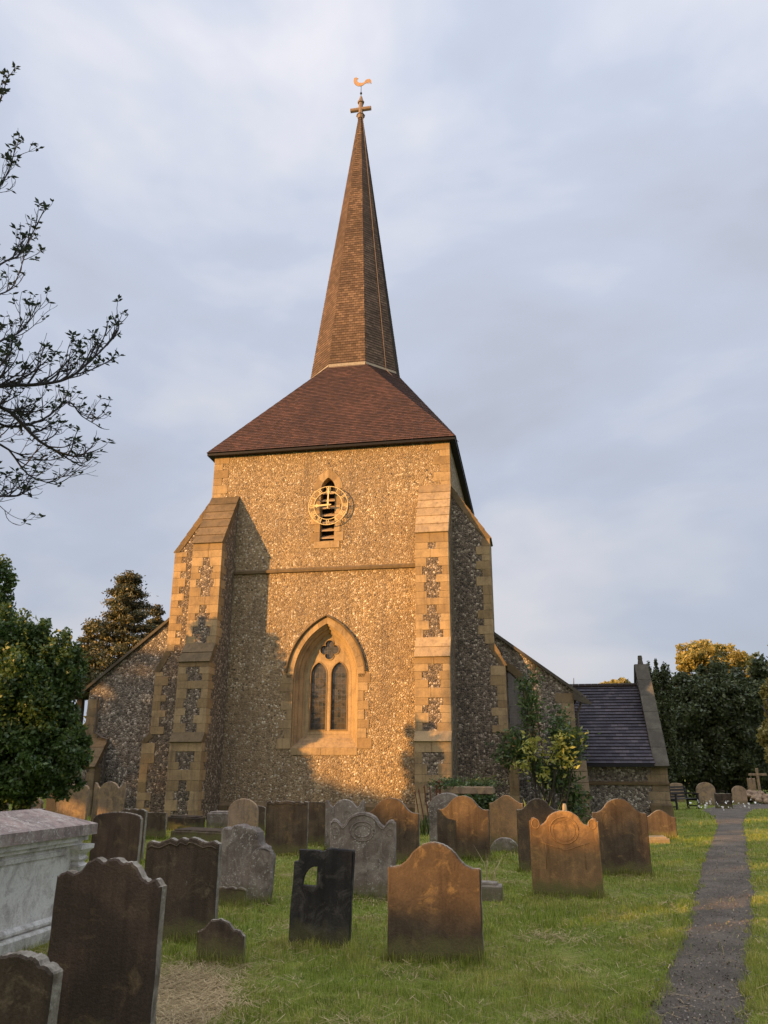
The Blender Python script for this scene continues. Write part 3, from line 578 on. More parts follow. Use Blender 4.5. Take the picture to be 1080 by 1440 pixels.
# ---------------------------------------------------------------- gravestones
GS = {
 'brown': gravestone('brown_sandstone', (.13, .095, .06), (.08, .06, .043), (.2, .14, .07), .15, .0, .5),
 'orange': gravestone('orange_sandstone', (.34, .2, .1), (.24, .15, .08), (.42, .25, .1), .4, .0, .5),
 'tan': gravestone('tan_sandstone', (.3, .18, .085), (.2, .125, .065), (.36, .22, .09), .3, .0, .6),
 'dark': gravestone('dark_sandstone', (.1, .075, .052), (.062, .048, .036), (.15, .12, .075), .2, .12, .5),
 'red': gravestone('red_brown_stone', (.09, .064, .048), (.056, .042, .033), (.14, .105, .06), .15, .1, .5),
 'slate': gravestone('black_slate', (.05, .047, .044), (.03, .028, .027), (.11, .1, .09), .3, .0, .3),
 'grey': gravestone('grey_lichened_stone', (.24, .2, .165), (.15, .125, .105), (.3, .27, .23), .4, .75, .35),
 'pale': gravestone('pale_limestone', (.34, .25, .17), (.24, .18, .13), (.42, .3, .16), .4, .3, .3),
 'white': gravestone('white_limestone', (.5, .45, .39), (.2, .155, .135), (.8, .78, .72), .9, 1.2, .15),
}
SHAPES = {
 'ears': [(-1, .1), (-.94, .04), (-.86, .12), (-.74, .3), (-.62, .38), (-.54, .3), (-.4, .13), (-.2, .03), (0, 0), (.2, .03), (.4, .13), (.54, .3), (.62, .38), (.74, .3), (.86, .12), (.94, .04), (1, .1)],
 'notched': [(-1, .2), (-.9, .08), (-.7, .2), (-.62, .12), (-.4, .02), (-.15, .0), (.1, .05), (.3, .0), (.5, .1), (.62, .2), (.75, .1), (.9, .14), (1, .3)],
 'crest': [(-1, .31), (-.82, .22), (-.67, .27), (-.56, .22), (-.44, .07), (-.27, 0), (-.17, .05), (-.13, .07), (-.02, .01), (.13, 0), (.24, .09), (.26, .06), (.4, .06), (.53, .17), (.61, .3), (.74, .36), (.87, .3), (.97, .42), (1, .43)],
 'gently_lobed': [(-1, .19), (-.92, .1), (-.67, .155), (-.35, .03), (-.15, .1), (-.06, .01), (.13, .075), (.2, .0), (.36, .03), (.6, .12), (.84, .08), (1, .15)],
 'small_crest': [(-1, .48), (-.74, .37), (-.47, .05), (-.05, 0), (.3, .13), (.52, .37), (.79, .42), (1, .63)],
 'ragged': [(-1, .3), (-.93, .12), (-.6, .14), (-.45, .02), (-.2, .0), (.05, .1), (.4, .14), (.62, .3), (.7, .75), (.95, .85), (1, 1.0)],
}
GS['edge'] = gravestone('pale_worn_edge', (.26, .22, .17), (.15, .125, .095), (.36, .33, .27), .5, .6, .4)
def topf(kind):
    if kind in SHAPES: xs, ys = zip(*SHAPES[kind]); return lambda x: float(np.interp(x, xs, ys))
    def f(x):
        a = abs(x)
        if kind == 'bell': 
            if a > .9: return .5 + (.02 if a > .97 else 0)
            if a < .5: return .62 - math.sqrt(.3844 - a * a)
            return .5 - .246 * ((.9 - a) / .4) ** 2.2
        if kind == 'bellsoft': t = a; return .45 * (.5 - .5 * math.cos(PI * min(1, t * 1.05)))
        if kind == 'round': return .85 * (1 - math.sqrt(max(0, 1 - (a * .985) ** 2)))
        if kind == 'arc': return .28 * (1 - math.sqrt(max(0, 1 - (a * .96) ** 2))) + (.05 if a > .93 else 0)
        if kind == 'shoulder':
            if a < .5: return .42 * (1 - math.sqrt(1 - (a / .5 * .93) ** 2))
            if a < .68: return .28 + .12 * math.sin((a - .5) / .18 * PI / 2)
            return .36 - .16 * math.sin(min(1, (a - .68) / .24) * PI * .62) + (.08 if a > .96 else 0)
        if kind == 'scroll':
            if a < .24: return .05 - .05 * math.cos(a / .24 * PI / 2)
            if a < .6: t = (a - .24) / .36; return .06 + .26 * t ** 1.2 - .07 * math.sin(t * PI)
            return .32 - .05 * math.sin((a - .6) / .4 * PI) + .06 * ((a - .6) / .4)
        if kind == 'wavy': return .1 - .09 * abs(math.cos(x * PI * 1.55)) + .1 * a ** 3
        if kind == 'lobes': 
            if a < .3: return .06 - .06 * abs(math.cos((a / .3) * PI / 2))
            return .06 + .34 * ((a - .3) / .7) - .07 * abs(math.sin((a - .3) / .7 * PI * 2))
        if kind == 'square': return .06 - .06 * abs(math.cos(a * PI * 1.5)) + (.07 if .62 < a < .8 else 0)
        if kind == 'ears': return (.3 * (1 - math.sqrt(max(0, 1 - (a / .62) ** 2))) if a < .6 else .34 - .34 * ((a - .6) / .4) ** 1.3)
        return .0
    return f
def outline(w, h, kind, n=56, rough=0, seed=0):
    f = topf(kind); r = random.Random(seed); hw = w / 2
    top = []
    for i in range(n + 1):
        x = -1 + 2 * i / n; top.append((x * hw, h - f(x) * hw + (r.uniform(-1, 1) * rough if 0 < i < n else 0)))
    L = [(-hw + r.uniform(-1, 1) * rough, top[0][1] * k / 6) for k in range(1, 6)]; Rr = [(hw + r.uniform(-1, 1) * rough, top[-1][1] * k / 6) for k in range(5, 0, -1)]
    return [(-hw, -.15)] + L + top + Rr + [(hw, -.15)]
def slab(lp, t, bev=.012):
    b = MB(); n = len(lp); cx = sum(p[0] for p in lp) / n; cz = sum(p[1] for p in lp) / n
    def inset(d):
        q = []
        for i in range(n):
            p0, p, p1 = Vector(lp[i - 1]), Vector(lp[i]), Vector(lp[(i + 1) % n]); e = (p1 - p0)
            nn = Vector((e.y, -e.x)); nn = -nn.normalized() if nn.length > 0 else Vector((0, 0)); q.append(p - nn * d)
        return q
    # the outline runs clockwise seen from the front, so inset goes inwards with +/- chosen by area
    A = sum(lp[i][0] * lp[(i + 1) % n][1] - lp[(i + 1) % n][0] * lp[i][1] for i in range(n)); sg = -1 if A < 0 else 1
    q = inset(-bev * sg) if False else inset(bev * (1 if A < 0 else -1))
    L = [[(x, 0, z) for x, z in q], [(x, bev, z) for x, z in lp], [(x, t - bev, z) for x, z in lp], [(x, t, z) for x, z in q]]
    b.loops(L); k = len(b.v); b.f += [tuple(range(n)), tuple(range(4 * n - 1, 3 * n - 1, -1))]; b.uv += [None, None]
    return b
STPOS = []
STG = 'weathered headstones standing in the churchyard grass'
def stone(l, r, top, base, kind, mat, label, t=.1, yaw=0, lean=0, back=0, rough=.0035, grp=STG, y=None, relief=None, name='headstone', cat='gravestone'):
    if y is None: x0, yy = G(l, base); x1, _ = G(r, base)
    else: yy = y; x0 = AT(l, base, y)[0]; x1 = AT(r, base, y)[0]
    _, h = AT((l + r) / 2, top, yy); w = (x1 - x0) - t * .12; a = YAW + R(yaw)
    lp = outline(w / math.cos(a) * .99, h, kind, rough=rough, seed=int(l * 7 + top)); b = slab(lp, t)
    o = b.build(name, M_(mat), None); o.location = ((x0 + x1) / 2, yy, 0); o.rotation_euler = (R(-back), R(lean), -a)
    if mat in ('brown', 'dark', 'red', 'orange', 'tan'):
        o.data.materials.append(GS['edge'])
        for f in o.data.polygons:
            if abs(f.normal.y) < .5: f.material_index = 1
    tag(o, label, cat, grp); STPOS.append(((x0 + x1) / 2, yy, w, a, t))
    if relief:
        q = MB()
        def rg(cx, cz, rx, rz, r_, n=28, a0=0, a1=2 * PI):
            pts = [(cx + rx * math.cos(a0 + (a1 - a0) * k / n), -.002, cz + rz * math.sin(a0 + (a1 - a0) * k / n)) for k in range(n + 1)]; q.tube(pts, r_, 5)
        hw = w / 2
        if relief == 'oval':
            rg(0, h - .24, .16, .12, .007); rg(0, h - .24, .11, .075, .005)
            for sg in (-1, 1): rg(sg * (hw - .07), h - .25, .045, .045, .005); 
            f = topf(kind); q.tube([(x * hw * .97, -.002, h - f(x) * hw - .035) for x in [-1 + k / 20 for k in range(41)]], .007, 5)
        if relief == 'roundel':
            rg(0, h - .25, .19, .17, .007); rg(0, h - .25, .15, .13, .004)
            for sg in (-1, 1): rg(sg * (hw - .08), h - .17, .05, .06, .006); q.tube([(sg * (hw - .2), -.002, h - .42), (sg * (hw - .2), -.002, .35)], .004, 5)
            q.tube([(-hw * .72, -.002, h - .4), (0, -.002, h - .5), (hw * .72, -.002, h - .4)], .004, 5)
        if relief == 'border':
            f = topf(kind); q.tube([(x * hw * .95, -.002, h - f(x) * hw - .05) for x in [-1 + k / 20 for k in range(41)]], .008, 5)
        q.build('carved_relief', M_(mat), o, smooth=True)
    return o
def M_(k): return GS[k] if k in GS else M[k]
stone(543, 680, 1185, 1355, 'bell', 'brown', 'broad brown headstone with a bell-shaped top, nearest stone in the middle of the grass', t=.1, relief=None)
def black_stone():
    x0, y = G(404, 1333); x1, _ = G(492, 1333); w = x1 - x0; hw = w / 2; h = .87
    lp = [(-hw, -.15), (-hw - .005, .3), (-hw + .01, .6), (-hw + .01, .74), (-hw + .055, .745), (-hw + .06, .81), (-hw + .05, .85), (-.04, .853), (-.02, .84), (.0, .85), (.03, .855), (.035, .878), (hw, .872), (hw + .01, .86), (hw, .4), (hw, -.15)]
    hx = -hw + .1; hole = [(hx, .53), (hx + .145, .53), (hx + .145, .71)] + [(hx + .145 - .145 * math.sin(k / 8 * PI / 2), .55 + .16 * math.cos(k / 8 * PI / 2)) for k in range(1, 8)]
    b = MB(); b.plate([lp, hole], (0, 0, 0), (1, 0, 0), (0, 0, 1), (0, 1, 0), .07); b.prism([(.035, -.1), (hw - .005, -.1), (hw - .005, .866), (.035, .872)], (0, -.02, 0), (1, 0, 0), (0, 0, 1), (0, 1, 0), .018)
    o = b.build('headstone', GS['slate'], None); o.location = ((x0 + x1) / 2, y, 0); o.rotation_euler = (R(3), R(2.2), -YAW)
    tag(o, 'black slate headstone with a broken stepped top and a quarter-round hole through it', 'gravestone', STG)
black_stone()
stone(460, 557, 1142, 1265, 'shoulder', 'grey', 'grey headstone spotted with pale lichen, carved with an oval below its rounded top', relief='oval', t=.09)
stone(508, 590, 1122, 1215, 'bell', 'brown', 'tall brown bell-topped headstone directly behind the grey one carved with an oval', t=.11)
stone(455, 512, 1124, 1200, 'ears', 'grey', 'grey headstone with a low rounded top, mostly hidden behind the stone carved with an oval', t=.1)
stone(370, 432, 1126, 1203, 'square', 'brown', 'squarish brown headstone below the left end of the big church window', t=.1, relief='border')
stone(424, 458, 1128, 1190, 'flat', 'brown', 'narrow brown headstone close behind the right edge of the squarish brown one', t=.12)
stone(317, 362, 1123, 1178, 'round', 'pale', 'small round-topped pinkish grey headstone behind the heavily lichened stone', t=.1)
stone(303, 376, 1160, 1270, 'ragged', 'grey', 'heavily weathered grey stone with a ragged top, crusted with lichen, beside the wide brown one', t=.24, rough=.008, lean=-1)
stone(343, 378, 1192, 1272, 'round', 'grey', 'rough grey stone fragment leaning against the right side of the ragged lichened stone', t=.12, rough=.012, lean=5)
stone(300, 346, 1247, 1277, 'wavy', 'brown', 'little brown footstone with a scalloped top at the foot of the ragged lichened stone', t=.08, name='footstone')
stone(189, 303, 1177, 1325, 'gently_lobed', 'dark', 'wide dark brown headstone with a wavy top, second row behind the nearest left stone', t=.1, relief='border')
stone(272, 343, 1293, 1357, 'small_crest', 'dark', 'small dark footstone with a scalloped curved top beside the patch of dry grass', t=.07, yaw=-4, name='footstone')
stone(38, 212, 1207, 1500, 'crest', 'red', 'largest nearest dark headstone at lower left with a scrolled top and pale edge', t=.09, lean=.2)
stone(-70, 58, 1342, 1560, 'lobes', 'dark', 'dark headstone cut off by the bottom left corner with a lighter chiselled edge', t=.11, y=4.5)
stone(118, 193, 1142, 1240, 'arc', 'red', 'dark reddish headstone with a low arched top, right of the white chest tomb', t=.1)
stone(160, 200, 1137, 1215, 'wavy', 'dark', 'dark headstone whose scalloped top peeps over the arched reddish stone', t=.1)
stone(197, 232, 1143, 1180, 'flat', 'dark', 'plain low dark rectangular headstone below the left tower buttress', t=.1)
stone(72, 121, 1102, 1165, 'notched', 'pale', 'pale orange-tinted headstone with a notched top, left of a similar one by the left aisle', t=.1)
stone(124, 172, 1099, 1165, 'ears', 'pale', 'pale headstone with a round central hump and pointed ears against the left aisle wall', t=.1)
stone(35, 58, 1122, 1146, 'round', 'pale', 'small low rounded pale stone by the foot of the tall grey cross', t=.15)
stone(615, 690, 1119, 1212, 'bell', 'brown', 'brown bell-topped headstone in front of the tomb slab with plants on it', t=.12)
stone(603, 655, 1115, 1196, 'round', 'grey', 'thick grey headstone just behind the brown one in front of the planted slab', t=.3)
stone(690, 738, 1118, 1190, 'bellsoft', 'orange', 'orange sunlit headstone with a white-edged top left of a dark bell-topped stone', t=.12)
stone(690, 730, 1178, 1200, 'round', 'grey', 'low rounded mottled footstone at the foot of the orange sunlit white-edged headstone', t=.12, name='footstone')
stone(730, 792, 1123, 1227, 'bell', 'brown', 'dark brown bell-topped headstone tucked behind the left side of the golden carved one', t=.12)
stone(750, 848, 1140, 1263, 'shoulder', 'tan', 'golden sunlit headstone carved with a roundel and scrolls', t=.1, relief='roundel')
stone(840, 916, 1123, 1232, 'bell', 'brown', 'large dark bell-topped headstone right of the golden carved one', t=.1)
stone(910, 952, 1139, 1180, 'bellsoft', 'dark', 'low curved brown headstone just right of the large dark bell-topped stone', t=.12)
stone(982, 1007, 1100, 1132, 'round', 'pale', 'round-topped distant headstone just behind the right end of the bench', t=.12)
stone(1032, 1051, 1105, 1131, 'round', 'pale', 'round-topped distant headstone left of the stone cross on rocks', t=.14)
stone(945, 962, 1101, 1128, 'arc', 'pale', 'pale distant headstone showing above the bench back', t=.12)
stone(928, 943, 1094, 1136, 'round', 'pale', 'slim distant headstone at the corner of the vestry gable', t=.12)
stone(1008, 1030, 1116, 1137, 'flat', 'dark', 'low square dark distant stone with small white flowers round it', t=.3)
stone(490, 515, 1112, 1150, 'round', 'pale', 'small pale stone against the tower wall below the right of the window', t=.12)
stone(548, 582, 1106, 1150, 'bellsoft', 'pale', 'broken pale headstone leaning against the tower wall left of the right buttress', t=.12, lean=3)
stone(345, 372, 1133, 1170, 'arc', 'dark', 'low dark stone close to the foot of the tower wall behind the squarish brown stone', t=.1)
stone(-14, 9, 1112, 1150, 'ears', 'orange', 'orange pointed stone at the left edge beyond the white tomb', t=.15)
stone(60, 78, 1103, 1150, 'lobes', 'orange', 'narrow orange notched stone left of the pale notched headstone', t=.2, rough=.02)
# ---- ledgers and kerbs
def ledger(l, r, yb, z, depth, mat, label, name='ledger_stone', grp='flat stones lying between the headstones', seed=1, yaw=0):
    x0, y = G(l, yb); x1, _ = G(r, yb); w = x1 - x0; b = MB(); rr = random.Random(seed)
    b.cham(-w / 2, w / 2, 0, depth, -.1, z, .015); b.cham(-w / 2 + .06, w / 2 - .06, .05, depth - .05, z - .01, z + .035, .012)
    o = b.build(name, M_(mat), None); o.location = ((x0 + x1) / 2, y, 0); o.rotation_euler = (R(rr.uniform(-1, 1)), R(rr.uniform(-2, 2)), -YAW + R(yaw)); return tag(o, label, 'tomb slab', grp)
ledger(236, 318, 1184, .22, 1.1, 'dark', 'dark flat ledger tomb between the left buttress and the lichened stone')
ledger(288, 340, 1166, .42, .7, 'grey', 'broken grey low tomb at the foot of the left tower buttress', seed=5)
ledger(232, 275, 1168, .34, .7, 'dark', 'dark mossy low tomb under the left tower buttress', seed=8)
ledger(668, 706, 1270, .2, .3, 'grey', 'small square grey kerb block right of the nearest brown headstone', name='kerb_block', seed=3)
ledger(905, 942, 1186, .1, .7, 'pale', 'pale flat slab lying before the low curved headstone', seed=4)
# ---- crosses
def cross(px, top, base, w, mat, label, y=None, steps=2):
    x, yy = G(px, base) if y is None else (AT(px, base, y)[0], y); h = AT(px, top, yy)[1]; b = MB(); s = .11
    for k in range(steps): q = w * (.75 - .2 * k); b.cham(-q, q, -q, q, -.05 + .16 * k, .13 + .16 * k, .01)
    z0 = .16 * steps - .05; b.cham(-s / 2 - .02, s / 2 + .02, -s / 2, s / 2, z0, h, .01); za = h - .33 * w - .1; b.cham(-w / 2, w / 2, -s / 2 - .004, s / 2 + .004, za, za + .13, .01)
    o = b.build('cross_monument', M_(mat), None); o.location = (x, yy, 0); o.rotation_euler.z = -YAW; tag(o, label, 'cross', 'stone crosses on graves'); return o
cross(40, 1083, 1150, .75, 'grey', 'tall grey stone cross in shade at the far left beyond the white tomb')
cross(86, 1092, 1155, .6, 'pale', 'small stone cross peeping above the pale notched headstone', steps=1)
cross(1070, 1080, 1126, 1.0, 'pale', 'stone cross standing on a heap of rocks at the right edge')
def rocks():
    x, y = G(1066, 1131); b = MB(); rr = random.Random(4)
    for k in range(34):
        a = rr.uniform(0, 2 * PI); d = rr.uniform(.2, 1.3); s = rr.uniform(.14, .32); z = max(0, .75 - d * .5) * rr.uniform(.4, 1)
        bm = bmesh.new(); bmesh.ops.create_icosphere(bm, subdivisions=2, radius=s)
        for v in bm.verts: v.co *= 1 + .35 * noise.noise(v.co * 4 + Vector((k, 0, 0))); v.co.z *= .7
        b.add([(v.co.x + x + d * math.cos(a), v.co.y + y + .9 + d * math.sin(a), v.co.z + z) for v in bm.verts], [tuple(v.index for v in f.verts) for f in bm.faces]); bm.free()
    tag(b.build('rock_mound', GS['pale'], None), 'heap of rough pale rocks around the foot of the cross at the right edge', 'rocks')
rocks()
stone(1056, 1066, 1094, 1128, 'ears', 'pale', 'small pointed stone on the rocks just left of the cross', t=.3)
# ---- chest tomb
def chest():
    A = Vector((-3.09, 9.19)); d = Vector((sy_, cy_)); length = 2.25; wd = 1.1
    o = empty('chest_tomb', (A.x, A.y, 0), -YAW, label='white marbled chest tomb with a shallow ridged lid and moulded corner, at the left edge', cat='tomb')
    # local: x across (0 = right edge of lid, negative = left), y along (0 = far end)
    b = MB(); z0, z1, zr = .94, 1.045, 1.2; x0, x1, y0, y1 = -wd, 0, -length, 0
    P = [(x0, y0, z0), (x1, y0, z0), (x1, y1, z0), (x0, y1, z0), (x0, y0, z1), (x1, y0, z1), (x1, y1, z1), (x0, y1, z1), (-wd / 2, y0 + .35, zr), (-wd / 2, y1 - .28, zr)]
    b.add(P, [(0, 3, 2, 1), (0, 1, 5, 4), (1, 2, 6, 5), (2, 3, 7, 6), (3, 0, 4, 7), (4, 5, 8), (5, 6, 9, 8), (6, 7, 9), (7, 4, 8, 9)]); lid = b.build('lid', GS['lid'] if 'lid' in GS else GS['white'], o)
    b = MB(); b.box(x0 + .06, x1 - .06, y0 + .06, y1 - .06, .885, .937); b.box(x0 + .1, x1 - .1, y0 + .1, y1 - .1, .845, .883); b.build('cornice', GS['white'], o)
    b = MB(); b.box(x0 + .15, x1 - .15, y0 + .15, y1 - .2, .1, .843); b.box(x0 + .13, x1 - .13, y0 + .3, y1 - .35, .76, .8); b.build('side_panel', GS['white'], o)
    b = MB(); b.cham(x0 + .04, x1 - .04, y0 + .04, y1 - .04, -.1, .13, .02); b.cham(x0 + .1, x1 - .1, y0 + .1, y1 - .1, .12, .2, .03); b.build('plinth', GS['white'], o)
    for sx_ in (x1 - .14, x0 + .14):
        for sy2 in (y1 - .13, y0 + .13):
            b = MB(); pr = [(.2, .09), (.24, .085), (.27, .062), (.34, .055), (.42, .056), (.5, .062), (.57, .075), (.61, .09), (.635, .098), (.65, .09), (.66, .07), (.68, .066), (.69, .085), (.705, .09), (.72, .085), (.73, .075), (.75, .08), (.77, .095), (.79, .11), (.8, .125), (.843, .128)]
            for k in range(len(pr) - 1): 
                b.add([(sx_ + i * r, sy2 + j * r, z) for z, r in (pr[k], pr[k + 1]) for i, j in ((-1, -1), (1, -1), (1, 1), (-1, 1))], [(0, 1, 5, 4), (1, 2, 6, 5), (2, 3, 7, 6), (3, 0, 4, 7), (3, 2, 1, 0), (4, 5, 6, 7)])
            b.build('corner_pilaster', GS['white'], o)
GS['lid'] = gravestone('stained_lid_stone', (.34, .26, .22), (.24, .19, .17), (.42, .36, .3), .4, .95, .0)
chest()
# ---- planted table tomb
def table_tomb():
    x0, y = G(617, 1170); x0 = AT(620, 1110, 22.5)[0]; x1 = AT(693, 1110, 22.5)[0]; y = 22.5; z = AT(650, 1106, y)[1]; w = x1 - x0
    o = empty('table_tomb', ((x0 + x1) / 2, y, 0), -YAW, label='raised tomb slab with plants on top and ivy beneath, by the right buttress', cat='tomb')
    b = MB(); b.cham(-w / 2, w / 2, 0, 1.0, z - .2, z, .02); b.build('slab', GS['pale'], o)
    b = MB(); b.cham(-w / 2 + .12, w / 2 - .12, .12, .9, -.1, z - .2, .02); b.build('base', GS['dark'], o)
    return (x0, x1, y, z)
TT = table_tomb()
def railing():
    x, y = G(600, 1172); o = empty('rusty_railing', (x, y, 0), -YAW, label='remnant of rusty iron railing leaning beside the right tower buttress', cat='railing')
    z = lambda p: AT(600, p, y)[1]
    for a, b2, h, r_ in ((-.3, -.12, 1.0, .016), (-.2, .02, 1.05, .016), (-.05, .12, 1.15, .018), (.1, .2, 1.12, .016), (.28, .3, 1.3, .03), (.36, .4, 1.28, .035), (.44, .44, 1.25, .03)):
        m = MB(); m.tube([(b2, 0, -.1), (a, .02, h), (a - .01, .02, h + .02), (a, .02, h + .09)], [r_, r_, r_ * 1.7, .004], 6); m.build('rail', M['rust'], o)
    m = MB(); m.bar((.24, .02, 1.05), (.5, .02, 1.05), .05, .03); m.bar((.24, .02, .5), (.5, .02, .5), .05, .03); m.build('cross_rail', M['rust'], o)
railing()
x_, y_ = G(798, 1200)
pb = MB(); pb.tube([(0, 0, -.1), (0, 0, AT(798, 1134, y_)[1]), (0, 0, AT(798, 1130, y_)[1])], [.05, .05, .03], 7)
tag(pb.build('marker_post', M['lead'], None, loc=(x_, y_, 0)), 'short pale wooden post showing above the golden carved headstone', 'post')
# ---- bench
def bench():
    x, y = G(968, 1138); o = empty('park_bench', (x, y, 0), R(42), label='dark wooden bench with slatted back, standing right of the vestry', cat='bench'); L = 1.95
    for sx2 in (-1, 1):
        f = MB(); X = sx2 * L / 2
        f.cham(X - .04, X + .04, -.04, .04, 0, .64, .008); f.bar((X, .5, 0), (X, .52, .42), .08, .08); f.bar((X, .52, .4), (X, .62, .92), .08, .07); f.bar((X, -.06, .64), (X, .56, .66), .1, .05); f.bar((X, 0, .38), (X, .52, .38), .06, .08); f.bar((X, 0, .12), (X, .5, .12), .05, .05)
        f.build('end_frame', M['benchwood'], o)
    s = MB()
    for k in range(5): s.cham(-L / 2, L / 2, .0 + k * .1, .085 + k * .1, .42, .45, .006)
    s.build('seat', M['benchwood'], o)
    s = MB()
    for z in (.52, .66, .8): s.bar((-L / 2, .53 + (z - .5) * .2, z), (L / 2, .53 + (z - .5) * .2, z), .03, .09, up=(0, 0, 1))
    s.bar((-L / 2, .61, .92), (L / 2, .61, .92), .05, .07); s.build('backrest', M['benchwood'], o)
bench()
# ---------------------------------------------------------------- foliage
def quads(name, P, size, mat, parent=None, aspect=.55, upbias=0.0, seed=0, normals=None):
    r = np.random.default_rng(seed); n = len(P); sz = (size * r.uniform(.6, 1.3, n))[:, None]
    nr = r.normal(size=(n, 3)); nr[:, 2] = nr[:, 2] * 1 + upbias
    if normals is not None: nr = nr * 1.15 + normals * .55
    nr /= np.linalg.norm(nr, axis=1)[:, None]
    t = r.normal(size=(n, 3)); t -= nr * (t * nr).sum(1)[:, None]; t /= np.linalg.norm(t, axis=1)[:, None]; b = np.cross(nr, t)
    V = np.empty((n, 4, 3)); V[:, 0] = P - t * sz; V[:, 1] = P - b * sz * aspect + nr * sz * .15; V[:, 2] = P + t * sz; V[:, 3] = P + b * sz * aspect + nr * sz * .15
    me = bpy.data.meshes.new(name); me.vertices.add(4 * n); me.vertices.foreach_set('co', V.ravel()); me.loops.add(4 * n); me.polygons.add(n)
    me.polygons.foreach_set('loop_start', np.arange(0, 4 * n, 4)); me.loops.foreach_set('vertex_index', np.arange(4 * n)); me.update(calc_edges=True); me.materials.append(mat)
    o = bpy.data.objects.new(name, me); C.objects.link(o); o.parent = parent; return o
def crownpts(blobs, n, clumps=14, cs=.22, seed=0, inner=.15, zmin=.05):
    r = np.random.default_rng(seed); ar = np.array([b[3] * b[5] + b[4] * b[5] for b in blobs]); ar = ar / ar.sum(); out = []; nrm = []
    for b, a in zip(blobs, ar):
        k = max(40, int(n * a)); nc = max(4, int(clumps)); d = r.normal(size=(nc, 3)); d /= np.linalg.norm(d, axis=1)[:, None]; rad = r.uniform(.62, 1.0, nc)[:, None]
        c = d * rad; idx = r.integers(0, nc, k); q = r.normal(size=(k, 3)); q /= np.linalg.norm(q, axis=1)[:, None]
        s = cs * r.uniform(.6, 1.4, nc)[idx][:, None]; p = c[idx] + q * s * r.uniform(.05, 1.45, (k, 1)) ** .8; m = int(k * inner); p[:m] = np.clip(r.normal(size=(m, 3)) * .36, -.55, .55); 
        nrm.append(q); out.append(p * np.array(b[3:6]) + np.array(b[:3]))
    P = np.vstack(out); Nn = np.vstack(nrm); k = P[:, 2] > zmin; return P[k], Nn[k]
def trunk(root, x, y, h, r0, lean=0, limbs=5, spread=2, seed=0, mat=None):
    rr = random.Random(seed); b = MB(); pts = [(x + lean * t * h + .05 * rr.uniform(-1, 1), y + .05 * rr.uniform(-1, 1), h * t) for t in (-.03, 0, .25, .5, .75, 1)]
    b.tube(pts, [r0 * 1.5, r0 * 1.3, r0, r0 * .8, r0 * .6, r0 * .25], 8)
    for k in range(limbs):
        a = 2 * PI * k / limbs + rr.uniform(-.4, .4); z = h * rr.uniform(.35, .8); p = Vector((x + lean * z, y, z)); e = p + Vector((math.cos(a) * spread, math.sin(a) * spread, h * rr.uniform(.15, .4)))
        m = p.lerp(e, .5) + Vector((0, 0, -.1 * spread)); b.tube([p, m, e], [r0 * .4, r0 * .28, r0 * .1], 6)
    return b.build('trunk', mat or M['bark'], root, smooth=True)
LM = {
 'dkgreen': leafmat('dark_broadleaf', (.04, .078, .02), (.07, .12, .028), (.13, .19, .045)),
 'yew': leafmat('yew_needles', (.045, .062, .03), (.068, .09, .038), (.11, .135, .052), trans=.15),
 'conifer': leafmat('conifer_needles', (.06, .075, .035), (.1, .1, .045), (.2, .165, .075), trans=.15),
 'golden': leafmat('sunlit_gold_leaves', (.2, .19, .05), (.3, .26, .07), (.4, .32, .1)),  # gold of the sunlit crowns is put into the leaf colour
 'shrub': leafmat('shrub_leaves', (.04, .07, .025), (.07, .12, .035), (.14, .2, .05)),
 'yellow': leafmat('sunlit_yellow_leaves', (.3, .34, .05), (.42, .42, .08), (.5, .46, .1)),  # yellow of sun-struck shrub leaves, painted as leaf colour
 'twigleaf': leafmat('sparse_leaves', (.035, .05, .045), (.05, .07, .06), (.08, .1, .07), trans=.2),
 'hedge': leafmat('hedge_leaves', (.03, .06, .02), (.06, .1, .03), trans=.1),
}
def tree(name, base, blobs, n, size, mat, label, cat='tree', grp=None, th=None, r0=.25, clumps=14, cs=.22, seed=0, inner=.15, aspect=.55, sx=None):
    o = empty(name, (0, 0, 0), label=label, cat=cat, group=grp); th = th or max(b[2] + b[5] * .4 for b in blobs)
    trunk(o, base[0], base[1], th, r0, seed=seed, spread=max(b[3] for b in blobs) * .7)
    P, N_ = crownpts(blobs, n, clumps, cs, seed, inner); quads('crown', P, size, LM[mat], o, aspect, 0, seed, N_)
    k = Vector((base[0], base[1], 0)); o.location = k
    for c in o.children: c.location = -k
    return o
def px_blob(cx, cy, rx, ry, Y, ryd=None):
    x, z = AT(cx, cy, Y); s = abs(AT(cx + rx, cy, Y)[0] - x); h = abs(AT(cx, cy - ry, Y)[1] - z); return (x, Y, z, s, ryd or s, h)
FT = 'trees behind the church'
# left mass
bl = [px_blob(35, 1000, 75, 95, 20), px_blob(80, 950, 38, 60, 20), px_blob(10, 930, 60, 90, 20), px_blob(70, 1060, 58, 60, 20), px_blob(0, 1080, 70, 60, 20)]
tree('broadleaf_tree', (bl[0][0], 20.5), bl, 95000, .058, 'dkgreen', 'dense dark green leafy tree at the left beside the aisle wall', grp=FT, th=3.2, r0=.22, clumps=70, cs=.17, seed=2, inner=.25)
bl = [px_blob(-25, 880, 45, 95, 24), px_blob(-10, 960, 50, 80, 24), px_blob(-5, 1050, 60, 80, 24)]
tree('broadleaf_tree', (bl[0][0], 24), bl, 50000, .07, 'dkgreen', 'taller dark tree cut by the left edge, its crown above the leafy tree', grp=FT, r0=.25, clumps=60, cs=.18, seed=3, inner=.25)
